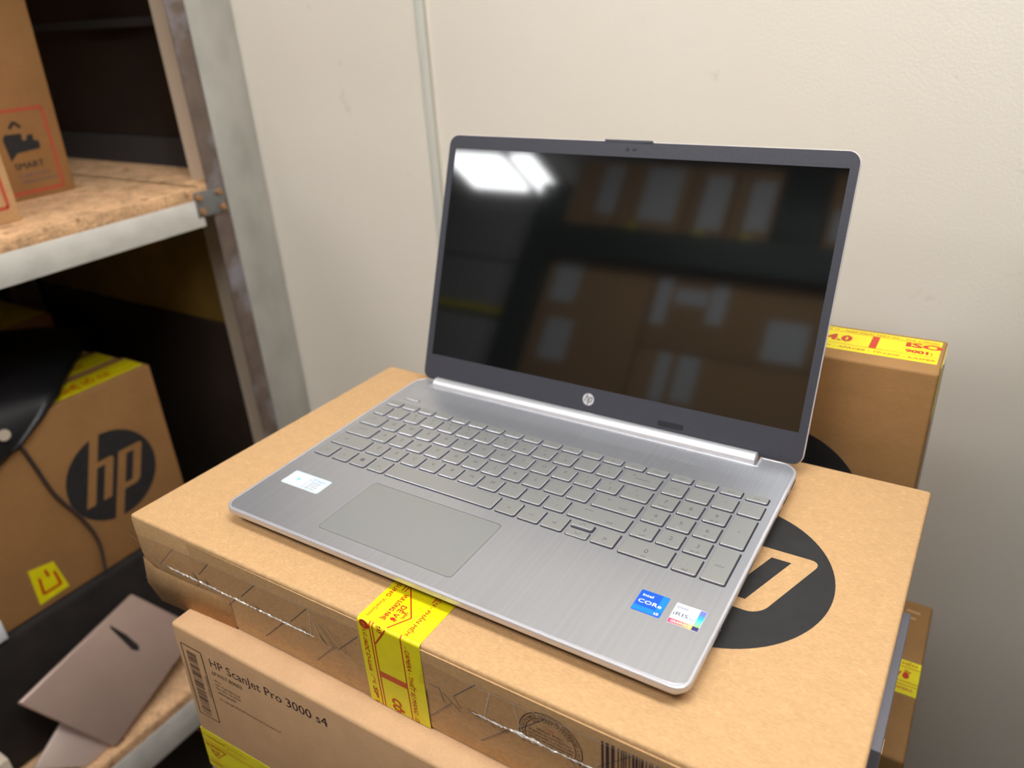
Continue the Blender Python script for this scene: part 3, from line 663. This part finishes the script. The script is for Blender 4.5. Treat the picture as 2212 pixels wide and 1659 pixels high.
# thin dark plates under the keys paint the shadow in the gaps around them
for (a, b, c, d, leg, kw) in KEYS:
    z1 = KH if not kw.get('power') else .5
    if leg == 'up': z1 = KH+.9
    if leg == 'down': z1 = KH-.55
    r = 1.3 if d-c > 6 else .9
    e = .45; gv, gf = loft([[(x, y, z) for x, y in rrect(a-e+.1, c-e-.3, b+e+.45, d+e-.1, r+.3, 3)] for z in (.035, .07)], cap0=False)
    rings = [[(x, y, .07) for x, y in rrect(a, c, b, d, r, 4)], [(x, y, z1-.42) for x, y in rrect(a, c, b, d, r, 4)], [(x, y, z1-.10) for x, y in rrect(a+.06, c+.22, b-.05, d-.05, r, 4)], [(x, y, z1) for x, y in rrect(a+.22, c+.62, b-.17, d-.17, max(r-.2, .4), 4)]]
    v, f = loft(rings, cap0=False)
    nn_ = len(rings[0]); ms = [2]*nn_+[1]*(2*nn_)+[0]
    k_ = mesh('key' if not kw.get('power') else 'power_key', v, f, ['key', 'key_highlight', 'key_shade'], lap, mats=ms)
    mesh('key_gap_shade', gv, gf, 'well', k_)
    kp = Plane((0, 0, z1), (1, 0, 0), (0, 1, 0)); cx, cy = (a+b)/2, (c+d)/2
    if isinstance(leg, list):
        for (t, fx, fy, cap) in leg:
            cap = min(cap, (d-c)*.5)
            text(t, kp, cx+fx*(b-a)*.5*(1.3 if abs(fx) > .2 else 1), c+fy*min(d-c, 17)-cap*.28 + (0 if d-c < 17 else (d-c-17)*.4), cap, 'legend', k_, h=.02, align='C', name='key_legend', bold=0.0)
    elif leg == 'win':
        q = 1.75; vv = []; ff = []
        for ix in (0, 1):
            for iy in (0, 1):
                bb = len(vv); X_, Y_ = cx-q-.1+ix*(q+.2), cy-q-.1+iy*(q+.2); vv += [(X_, Y_), (X_+q, Y_), (X_+q, Y_+q), (X_, Y_+q)]; ff.append([bb, bb+1, bb+2, bb+3])
        flat('key_legend', kp, vv, ff, 'grey_print', k_, .02)
    elif leg == 'up': stroke('key_legend', kp, [(cx-2.6, cy-.8, cx, cy+1.2), (cx, cy+1.2, cx+2.6, cy-.8)], .35, 'legend', k_, .02)
    elif leg == 'down': stroke('key_legend', kp, [(cx-2.6, cy+.9, cx, cy-1.1), (cx, cy-1.1, cx+2.6, cy+.9)], .35, 'legend', k_, .02)
    if isinstance(leg, list) and leg and leg[0][0] in ('F', 'J', '5'):
        kb = box('key_ridge', cx-1.7, c+2.2, z1, cx+1.7, c+2.9, z1+.28, 'deck_rim', k_)

# stickers on the palm rest
def sticker(name, x0, y0, x1, y1, m, r=.8):
    return slab(name, dk, rrect(x0, y0, x1, y1, r, 4), m, lap, .0, .09)
st = sticker('support_sticker', 15.7, 43.0, 54.2, 60.4, 'white_sticker', 1.6); st['label'] = 'white support sticker'
sp_ = Plane((0, 0, .14), (1, 0, 0), (0, 1, 0))
stroke('sticker_border', sp_, [(16.6, 44.1, 53.3, 44.1), (16.6, 59.3, 53.3, 59.3), (16.6, 44.1, 16.6, 59.3), (53.3, 44.1, 53.3, 59.3)], .35, 'pale_blue', st, .03)
flat('printed_spark', sp_, [(26.6+(1.9 if k % 2 else 1.1)*math.cos(k*math.pi/8), 51.8+(1.9 if k % 2 else 1.1)*math.sin(k*math.pi/8)) for k in range(16)], [list(range(16))], 'cyan_print', st, .02)
text('HP Support', sp_, 38.2, 56.0, 1.9, 'blue_print', st, 13.4, h=.03)
stroke('printed_line', sp_, [(36.5, 54.9, 52, 54.9)], .22, 'blue_print', st, .03)
for i, (t, wd) in enumerate((('Technical Support', 10.5), ('Warranty Check', 9.4), ('Driver Download', 10), ('Register, Sign in', 9.8))): text(t, sp_, 39, 52.4-i*2.3, 1.25, 'grey_print', st, wd, h=.03)
text('hpsupport.com', Plane((0, 0, .14), (0, 1, 0), (-1, 0, 0)), 44.8, -36.4, 1.1, 'blue_print', st, 11, h=.03)
st = sticker('processor_sticker', 308.2, 43.0, 326.1, 61.4, 'blue1'); st['label'] = 'blue processor sticker'
flat('lighter_blue_area', sp_, [(308.4, 43.6), (321.8, 43.6), (321.8, 47.6), (308.4, 47.6)], [[0, 1, 2, 3]], 'blue2', st, .02)
flat('azure_area', sp_, [(321.8, 47.6), (325.9, 47.6), (325.9, 61.0), (321.8, 61.0)], [[0, 1, 2, 3]], 'blue2', st, .02)
flat('corner_area', sp_, [(321.8, 43.4), (325.8, 43.4), (325.8, 47.5), (321.8, 47.5)], [[0, 1, 2, 3]], 'blue3', st, .02)
text('intel', sp_, 310.3, 56.4, 2.3, 'white_ink', st, 6.6, bold=.02, h=.04)
text('CORe', sp_, 309.6, 50.4, 3.2, 'white_ink', st, 14.6, bold=.012, h=.04)
text('i5', sp_, 321.9, 44.5, 2.0, 'white_ink', st, 2.9, bold=.03, h=.04)
st = sticker('graphics_sticker', 330.7, 42.8, 349.0, 60.5, 'white_sticker'); st['label'] = 'white graphics sticker with rainbow edge'
flat('rainbow_area', sp_, [(345.2, 46.4), (348.8, 46.4), (348.8, 60.1), (345.2, 60.1)], [[0, 1, 2, 3]], 'rainbow', st, .02)
flat('sunset_area', sp_, [(330.9, 43.1), (345.0, 43.1), (345.0, 46.6), (330.9, 46.6)], [[0, 1, 2, 3]], 'sunset', st, .02)
flat('navy_area', sp_, [(345.0, 43.1), (348.8, 43.1), (348.8, 46.4), (345.0, 46.4)], [[0, 1, 2, 3]], 'navy', st, .03)
text('intel', sp_, 332.0, 56.4, 2.0, 'violet_ink', st, 6.2, h=.04)
text('iRIS', sp_, 331.6, 50.2, 3.1, 'grey_print', st, 8.8, h=.04)
text('Xe', sp_, 341.0, 49.9, 1.7, 'blue_print', st, 2.9, h=.04)
text('GRAPHICS', sp_, 332.2, 44.0, 1.7, 'white_ink', st, 11.8, bold=.01, h=.04)

# ports on the right side
def port(name, y0, y1, z0, z1, m='rubber'):
    v, f = loft([[(x, y, z) for y, z in rrect(y0, z0, y1, z1, .5, 2)] for x in (LW-1.0, LW+.12)]); p_ = mesh(name, v, f, m, lap)
    v, f = loft([[(x, y, z) for y, z in rrect(y0+.6, z0+.55, y1-.6, z1-.55, .3, 2)] for x in (LW+.1, LW+.2)]); mesh('port_opening', v, f, 'rubber', p_)
for a in (('hdmi_port', 210, 225, -4.9, -1.5), ('usb_port', 190, 204, -4.9, -1.5), ('usb_c_port', 174, 184, -4.4, -1.8), ('usb_port', 54, 68, -4.6, -1.3), ('card_slot', 30, 50, -3.8, -2.4)): port(*a, m='deck_rim')

# lid: an inclined frame with its own right / up / normal
A_ = math.radians(69.73)
lid = Plane((0, 244.4, .2), (1, 0, 0), (0, math.cos(A_), math.sin(A_)))
def lp(pts, h): return [lid.at(x, y, h) for x, y in pts]
LT_ = 227.6
v, f = loft([lp(rrect(5, -1, LW-5, LT_-5, [6, 5, 5, 6], 6), -6.2), lp(rrect(1.5, -3.0, LW-1.5, LT_-1.5, [8, 8, 8, 8], 6), -5.2), lp(rrect(.1, -3.2, LW-.1, LT_-.1, [8, 9.6, 9.6, 8], 6), -3.2), lp(rrect(0, -3.2, LW, LT_, [8, 9.6, 9.6, 8], 6), -.9), lp(rrect(.5, -3.0, LW-.5, LT_-.5, [8, 9.2, 9.2, 8], 6), -.45), lp(rrect(1.2, -3.0, LW-1.2, LT_-1.0, [8, 9, 9, 8], 6), -.7)])
ls = mesh('lid_shell', v, f, 'shell', lap); 
v, f = loft([lp(rrect(157.4, LT_-4, 202, LT_+1.4, 1.2, 4), h) for h in (-3.6, -.3)]); mesh('lid_lip', v, f, 'shell', lap)
# bezel = frame around the panel
SX0, SY0, SX1, SY1 = 7.45, 21.5, 351.6, 215.1
o4 = rrect(.75, -2.6, LW-.75, LT_-.6, [7.5, 9.0, 9.0, 7.5], 6); i4 = [(SX1, SY0), (SX1, SY1), (SX0, SY1), (SX0, SY0)]
vv, ff = regions([o4, i4], lambda q: not (SX0 < q[0] < SX1 and SY0 < q[1] < SY1) and inside(q, o4))
bm = bmesh.new(); bv = [bm.verts.new(lid.at(x, y, 0)) for x, y in vv]
for t in ff: bm.faces.new([bv[i] for i in t])
bmesh.ops.recalc_face_normals(bm, faces=bm.faces)
ex = bmesh.ops.extrude_face_region(bm, geom=list(bm.faces)); 
for e_ in ex['geom']:
    if isinstance(e_, bmesh.types.BMVert): e_.co -= lid.n*.7
bmesh.ops.recalc_face_normals(bm, faces=bm.faces)
bz = bm_out(bm, 'screen_bezel', 'bezel', lap)
v, f = loft([lp(rrect(158.4, LT_-2, 201, LT_+1.0, .9, 4), h) for h in (-.6, .0)]); mesh('webcam_bump', v, f, 'bezel', bz)
slab('screen_panel', lid, [(SX0-.3, SY0-.3), (SX1+.3, SY0-.3), (SX1+.3, SY1+.3), (SX0-.3, SY1+.3)], 'screen', lap, -.65, -.45)
bd = slab('brand_badge', lid, circle(177.8, 11.2, 5.3, 48), 'badge', lap, .0, .12)
# thin slanted lettering on the badge
H_, P_, SL = hp_shapes(177.8, 11.2, 5.25)
def thin(x, y): return (177.8+5.25*(x+.353*y), 11.2+5.25*y)
sg = []
for a in (((-.52, .92), (-.52, -.36)), ((-.52, .40), (-.14, .40)), ((-.14, .40), (-.06, .3)), ((-.06, .32), (-.06, -.40)), ((.2, .42), (.2, -.93)), ((.2, .40), (.54, .40)), ((.54, .40), (.62, .3)), ((.62, .3), (.62, -.3)), ((.62, -.3), (.5, -.40)), ((.5, -.40), (.2, -.40))):
    (x0, y0_), (x1, y1_) = thin(*a[0]), thin(*a[1]); sg.append((x0, y0_, x1, y1_))
stroke('badge_letters', lid, sg, .8, 'legend', bd, .16)
slab('webcam', lid, circle(180, 220.9, 1.6, 24), 'rubber', lap, .0, .1)
slab('camera_slider', lid, rrect(184, 219.9, 188, 221.9, .8, 3), 'rubber', lap, .0, .12)
slab('rubber_bumper', lid, rrect(242.4, 3.6, 264, 7.3, 1.6, 4), 'rubber', lap, .0, .7)

# ------------------------------------------------------------------ storage rack at the left
X0 = -547.0
rack = root('storage_rack', 'galvanised storage rack with particle board shelves left of the wall', 'shelf', (-850, 0, -1080))
box('post_flange', X0-3, 452, -1080, X0, 481, 1450, 'brown_steel', rack, .4)
box('post_flange', X0-72, 479, -1080, X0-3, 482, 1450, 'cream_strip', rack)
box('rack_post', X0-40, -330, -1080, X0, -291, 1450, 'brown_steel', rack)
box('rack_post', -1250, 440, -1080, -1210, 481, 1450, 'brown_steel', rack)
def shelf(zt, yb, hb=39):
    box('shelf_beam', X0-3, -330, zt-17-hb, X0+1.5, yb, zt-17, 'galv_beam', rack, .8)
    box('beam_flange', X0-38, -330, zt-18.5, X0-3, yb, zt-17, 'galv_beam', rack)
    box('shelf_board', -1250, -330, zt-17, X0+.5, yb+6, zt, 'osb', rack, .8)
    # ragged chips along the sawn edge
    v, f = [], []
    for k in range(70):
        y = -300+k*10.5+random.uniform(-3, 3)
        if y > yb: break
        z = zt-random.uniform(2, 14); a = random.uniform(3, 9); b_ = random.uniform(.8, 2.5); b = len(v)
        v += [(X0+.4, y-a, z-b_), (X0+1.6, y, z-b_*.6), (X0+1.2, y+a, z+b_), (X0+.4, y-a*.4, z+b_)]; f.append([b, b+1, b+2, b+3])
    mesh('edge_chips', v, f, 'osb', rack, kind='stuff')
shelf(104, 434); shelf(-683, 434, 60); shelf(640, 434)  # topmost shelf is out of view, added to block light from above
box('end_board', -1250, 434, 87, X0-3, 552, 104, 'osb', rack)
gp = box('gusset_plate', X0+.6, 424, 62, X0+3.2, 474, 98, 'plate', rack, .5)
for (y, z) in ((430, 90), (466, 92), (431, 70), (468, 69)):
    v, f = loft([[(x, y+r_*math.cos(a*math.pi/3), z+r_*math.sin(a*math.pi/3)) for a in range(6)] for x, r_ in ((X0+3, 5.4), (X0+6.5, 5.4), (X0+7.5, 4.2))]); mesh('bolt', v, f, 'bolt', gp)
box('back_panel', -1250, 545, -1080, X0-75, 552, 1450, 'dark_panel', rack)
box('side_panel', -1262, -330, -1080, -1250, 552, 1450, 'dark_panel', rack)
box('panel_rail', -1250, 535, 318, X0-60, 545, 331, 'dark_grey', rack)
box('panel_skirt', -1250, 538, 104, X0-60, 545, 150, 'dark_grey', rack)
tag(box('steel_column', X0-60, 481.5, -1080, X0+.5, YW-2, 1500, 'galv', None, 1.2), 'pale galvanised steel column between the rack and the wall', 'column')

# cartons on the upper shelf
c1_ = carton('carton', 'tall brown carton with red printed frame standing deeper on the upper shelf', [(-812, 215, 104), (-742, 215, 104), (-742, 366, 104), (-812, 366, 104), (-812, 223, 470), (-742, 223, 470), (-742, 380, 470), (-812, 380, 470)], 'kraft_dull', 2)
pf = Plane((-742, 0, 0), (0, 1, 0), (0, 0, 1))
v = [(262, 114), (350, 114), (352, 224), (262, 224)]
stroke('red_frame', pf, [(*v[i], *v[(i+1) % 4]) for i in range(4)], 4.4, 'red_line', c1_, .4)
flat('black_emblem', pf, [(288, 158), (296, 165), (300, 168), (333, 170), (334, 180), (327, 182), (328, 190), (320, 190), (317, 183), (312, 184), (313, 193), (290, 194), (286, 188)], [list(range(13))], 'black_ink', c1_, .4)
stroke('chevron_mark', pf, [(299, 201, 307, 209), (307, 209, 315, 201)], 4, 'black_ink', c1_, .4)
text('SMART', pf, 290, 146, 9, 'black_ink', c1_, 42, h=.4, bold=.02)
text('CARTON', pf, 291, 134, 6, 'line_ink', c1_, 44, h=.4)
stroke('small_print', pf, [(293, 128, 345, 128)], 1.6, 'line_ink', c1_, .4)
c2_ = carton('carton', 'brown carton at the left edge of the upper shelf, nearest its front', cbox(-730, 60, 104, -619, 220, 222), 'kraft', 2)
pf = Plane((-619, 0, 0), (0, 1, 0), (0, 0, 1))
stroke('red_frame', pf, [(110, 123, 208, 123), (208, 123, 208, 172), (208, 172, 110, 172)], 4.4, 'red_line', c2_, .4)

# lower shelf: black case, row of upright cartons on it
case = root('black_case', 'long low black padded case under the row of upright cartons', 'case', (-840, 60, -683))
bm_out(hexa(cbox(-1000, -285, -682.8, -649, 400, -458), 14, 4), 'case_body', 'black_case', case, 50)
hx = [(-655, -725), (-728, -798), (-801, -871)]
labs = ['upright brown carton with round black logo in the lower rack bay', 'second upright carton behind the one with the round logo', 'third upright carton deepest in the row on the black case']
for i, (xa, xb) in enumerate(hx):
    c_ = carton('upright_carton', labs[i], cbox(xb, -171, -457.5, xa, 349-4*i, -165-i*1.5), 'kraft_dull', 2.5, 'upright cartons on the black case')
    if i == 0: hp_mark('round_logo', Plane((xa, 0, 0), (0, 1, 0), (0, 0, 1)), 240, -310, 73.8, 'black_ink', c_, .3)
    zt = -165-i*1.5; pt = Plane((xa, 0, zt), (0, 1, 0), (-1, 0, 0))
    t_ = slab('packing_tape', pt, [(-171, 11), (345-4*i, 11), (345-4*i, 58), (-171, 58)], 'yellow_tape', c_, -.2, .25)
    stroke('printed_rule', pt, [(-170, 22, 344-4*i, 22), (-170, 46, 344-4*i, 46)], 1.2, 'red_ink', t_, .35)
    text('CÔNG NGHỆ SỐ 4.0', pt, 150, 27, 14, 'red_ink', t_, 150, bold=.05, h=.35)
    if i == 0:
        pw = Plane((xa, 0, 0), (0, 1, 0), (0, 0, 1))
        slab('tape_tag', pw, [(78, -446), (124, -444), (116, -391), (80, -384)], 'yellow_tape', c_, 0, .5)
        stroke('printed_mark', pw, [(88, -432, 116, -432), (88, -432, 90, -404), (114, -430, 112, -406), (101, -396, 103, -410)], 4, 'red_ink', c_, .8)
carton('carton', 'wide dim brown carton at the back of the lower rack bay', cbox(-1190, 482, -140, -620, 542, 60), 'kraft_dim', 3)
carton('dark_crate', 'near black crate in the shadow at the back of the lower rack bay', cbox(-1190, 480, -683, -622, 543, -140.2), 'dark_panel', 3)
c4 = carton('taped_carton', 'taller carton with yellow taped lid behind the black bag', cbox(-1180, 60, -683, -1010, 395, -148), 'kraft_dull', 2.5)
slab('packing_tape', Plane((0, 0, -148), (1, 0, 0), (0, 1, 0)), [(-1175, 100), (-1015, 100), (-1015, 390), (-1175, 390)], 'yellow_tape', c4, -.2, .3)
# limp black bag lying over the carton row and hanging down in front
rows = [[(-1000, 300, -150), (-930, 345, -148), (-880, 392, -152), (-868, 398, -156)],
        [(-960, 180, -128), (-880, 240, -120), (-820, 300, -126), (-800, 338, -148)],
        [(-860, 60, -118), (-790, 140, -108), (-735, 218, -118), (-715, 262, -150)],
        [(-740, -60, -112), (-700, 60, -106), (-668, 170, -128), (-655, 205, -152)],
        [(-660, -120, -128), (-648, -10, -138), (-645, 110, -158), (-649, 168, -172)],
        [(-636, -160, -190), (-634, -60, -205), (-638, 60, -205), (-646, 140, -192)],
        [(-645, -170, -260), (-642, -80, -262), (-644, 20, -246), (-649, 96, -216)]]
rng = random.Random(7); v = []
for k, r_ in enumerate(rows):
    for a in r_: v.append((a[0]+rng.uniform(-2, 4), a[1]+rng.uniform(-5, 5), a[2]+rng.uniform(0, 7)))
nb = len(v); v += [(a[0]-3, a[1], a[2]-5) for a in v]
f = []
for k in range(len(rows)-1):
    for i in range(3): a = k*4+i; f.append([a, a+4, a+5, a+1]); b = a+nb; f.append([b, b+1, b+5, b+4])
rim = [0, 1, 2, 3]+[4*k+3 for k in range(1, 7)]+[26, 25, 24]+[4*k for k in range(5, 0, -1)]
for i in range(len(rim)): a, b = rim[i], rim[(i+1) % len(rim)]; f.append([b, a, a+nb, b+nb])
bag = mesh('plastic_bag', v, f, 'bag', None, smooth=True)
tag(bag, 'limp black plastic bag draped over the row of upright cartons', 'bag')
sb = bag.modifiers.new('s', 'SUBSURF'); sb.levels = 2; sb.render_levels = 2
slab('bag_tag', Plane((-641, 0, 0), (0, 1, 0), (0, 0, 1)), circle(112, -165, 8, 20), 'cream_strip', bag, 4, 6)
# thin cable hanging in front of the logo carton
cp_ = [(-651, 128, -178), (-650, 138, -230), (-650, 150, -290), (-650, 172, -345), (-650, 184, -400), (-648, 178, -452)]
cu = bpy.data.curves.new('c', 'CURVE'); cu.dimensions = '3D'; cu.bevel_depth = 2.6*S; cu.bevel_resolution = 3; sl_ = cu.splines.new('BEZIER'); sl_.bezier_points.add(len(cp_)-1)
og = W(-650, 150, -455)
for b_, q in zip(sl_.bezier_points, cp_): b_.co = W(*q)-og; b_.handle_left_type = b_.handle_right_type = 'AUTO'
ob = bpy.data.objects.new('c', cu); COL.objects.link(ob); dg = bpy.context.evaluated_depsgraph_get(); me = bpy.data.meshes.new_from_object(ob.evaluated_get(dg)); bpy.data.objects.remove(ob)
me.materials.clear(); me.materials.append(M_['cable']); cab = bpy.data.objects.new('cable', me); COL.objects.link(cab); cab.location = og
tag(cab, 'thin dark cable hanging down across the round logo carton', 'cable')
# rose gold laptop propped open against the case
rl = root('rose_laptop', 'rose gold laptop propped half open in front of the black case', 'laptop', (-600, 60, -683))
Q = [Vector(q) for q in ((-641, 201, -515), (-598, 270, -629), (-551, 63, -675), (-608, -11, -537))]
nn = (Q[1]-Q[0]).cross(Q[3]-Q[0]).normalized()
if nn.x < 0: nn = -nn
def quadpl(Q, nn, th, bev=3):
    bm = hexa([tuple(q-nn*th) for q in Q]+[tuple(q) for q in Q], 0); bmesh.ops.recalc_face_normals(bm, faces=bm.faces)
    bmesh.ops.bevel(bm, geom=list(bm.edges), offset=bev, segments=3, profile=.5, affect='EDGES'); return bm
ld_ = bm_out(quadpl(Q, nn, 8), 'lid', 'rose', rl, 50)
def onq(s, t, h=0): q = Q[0].lerp(Q[1], s).lerp(Q[3].lerp(Q[2], s), t)+nn*h; return tuple(q)
mesh('emblem', [onq(.62, .45, .4), onq(.66, .45, .4), onq(.66, .53, .4), onq(.62, .53, .4)], [[0, 1, 2, 3]], 'paper', ld_)
mesh('strap', [onq(.08, .285, 1), onq(.12, .305, 1), onq(.48, .375, 1.2), onq(.55, .36, 1.2), onq(.50, .325, 1.2), onq(.3, .295, 1)], [[0, 1, 2, 3, 4, 5]], 'black_case', ld_)
Qb = [Vector(q) for q in ((-612, 39, -612), (-590, -34, -640), (-564, 20, -680), (-566, 74, -680))]
nb_ = (Qb[1]-Qb[0]).cross(Qb[3]-Qb[0]).normalized(); nb_ = nb_ if nb_.x > 0 else -nb_
bm_out(quadpl(Qb, nb_, 10, 2), 'base', 'rose_light', rl, 50)
wl = box('label_card', -648.5, -25, -458, -644, 22, -424, 'paper', None, 1.5); tag(wl, 'small white card at the left edge of the black case', 'card')
wp = box('plank', X0-30, -100, -683, X0-5, -62, -560, 'cream_strip', None, 1); tag(wp, 'pale plank end at the bottom left corner on the lower shelf', 'plank')

# ------------------------------------------------------------------ rack opposite, seen mirrored in the screen
YR = -1700.0
gr = root('pallet_rack', 'dark green pallet rack mirrored in the laptop screen', 'shelf', (-500, -1900, -1080))
box('rack_post', -1160, YR-60, -1080, -1060, YR, 1190, 'green', gr)
box('rack_post', 520, YR-60, -1080, 620, YR, 1320, 'green', gr)
box('rack_beam', -1060, YR-50, 905, 520, YR, 1010, 'green', gr)
box('rack_beam', -1060, YR-50, -160, 520, YR, -60, 'green', gr)
box('rack_deck', -1160, YR-700, 1010, 620, YR-2, 1030, 'green', gr)
box('rack_deck', -1160, YR-700, -60, 620, YR-2, -40, 'green', gr)
box('rack_back', -1160, YR-720, -1080, 620, YR-700, 1330, 'dark_panel', gr)
# (rack front faces +y, towards the laptop)
def labelled(x0, x1, z0, z1, labs, depth=400, m='kraft', lab='', yel=None, kind='carton', grp=None):
    c = carton(kind, lab, cbox(x0, YR-60-depth, z0, x1, YR-60, z1), m, 3, grp)
    pl = Plane((0, YR-60, 0), (-1, 0, 0), (0, 0, 1))
    for (a, b, c0, c1) in labs: slab('paper_label', pl, [(-b, c0), (-a, c0), (-a, c1), (-b, c1)], 'paper', c, 0, .6)
    if yel: slab('yellow_patch', pl, [(-yel[1], yel[2]), (-yel[0], yel[2]), (-yel[0], yel[3]), (-yel[1], yel[3])], 'yellow_tape', c, 0, 1)
    return c
tops = [(-1050, -950, []), (-945, -840, [(-930, -850, 1110, 1320)]), (-830, -790, []), (-785, -560, [(-745, -600, 1095, 1320)]), (-550, -520, []), (-515, -395, [(-505, -410, 1080, 1300)]), (-385, -345, []), (-340, -230, [(-330, -245, 1090, 1290)]), (-220, -60, []), (-50, 120, [(-30, 100, 1080, 1200)])]
tn = ['plain first', 'white labelled second', 'narrow third', 'broad white labelled fourth', 'narrow fifth', 'white labelled sixth', 'narrow seventh', 'white labelled eighth', 'dark ninth', 'white labelled tenth']
for i, (a, b, L_) in enumerate(tops):
    labelled(a, b, 1030, 1335, L_, 300, 'kraft' if i != 8 else 'green', '%s upright carton mirrored in the screen above the green beam' % tn[i], (a+10, a+50, 1035, 1075) if i in (3, 5, 7) else None, 'rack_carton', 'cartons above the green beam')
lows = [(-1050, -600, 380, 900, [(-1010, -900, 720, 890), (-985, -870, 480, 650)], 'left upper'), (-590, 120, 600, 895, [(-575, -520, 690, 880), (-500, -380, 780, 840), (-370, -310, 720, 870), (-150, -10, 625, 770)], 'wide upper'),
        (-590, 120, 100, 596, [(-500, -450, 400, 590), (-420, -345, 420, 590)], 'wide middle'), (-1050, -600, -40, 376, [(-950, -800, 100, 250)], 'left lower'), (-590, 120, -40, 96, [], 'wide lower')]
for (a, b, c0, c1, L_, nm) in lows:
    labelled(a, b, c0, c1, L_, 500, 'kraft', 'big brown carton mirrored in the screen, %s one below the green beam' % nm, None, 'rack_carton', 'big cartons below the green beam')
sideb = [(-1640, -1180, 860, 1100, 'top'), (-1600, -1180, 620, 850, 'second'), (-1560, -1180, 300, 600, 'third'), (-1560, -1180, -1080, 290, 'bottom')]
for (a, b, c0, c1, nm) in sideb:
    c_ = carton('grey_crate', 'grey crate mirrored at the left of the screen, %s of the pile' % nm, cbox(a, YR-500, c0, b, YR-60, c1), 'grey_box', 5, 'grey crates mirrored in the screen')
    if nm == 'second': slab('yellow_stripe', Plane((0, YR-60, 0), (-1, 0, 0), (0, 0, 1)), [(-b, 620), (-a, 620), (-a, 655), (-b, 655)], 'yellow_tape', c_, 0, 1)
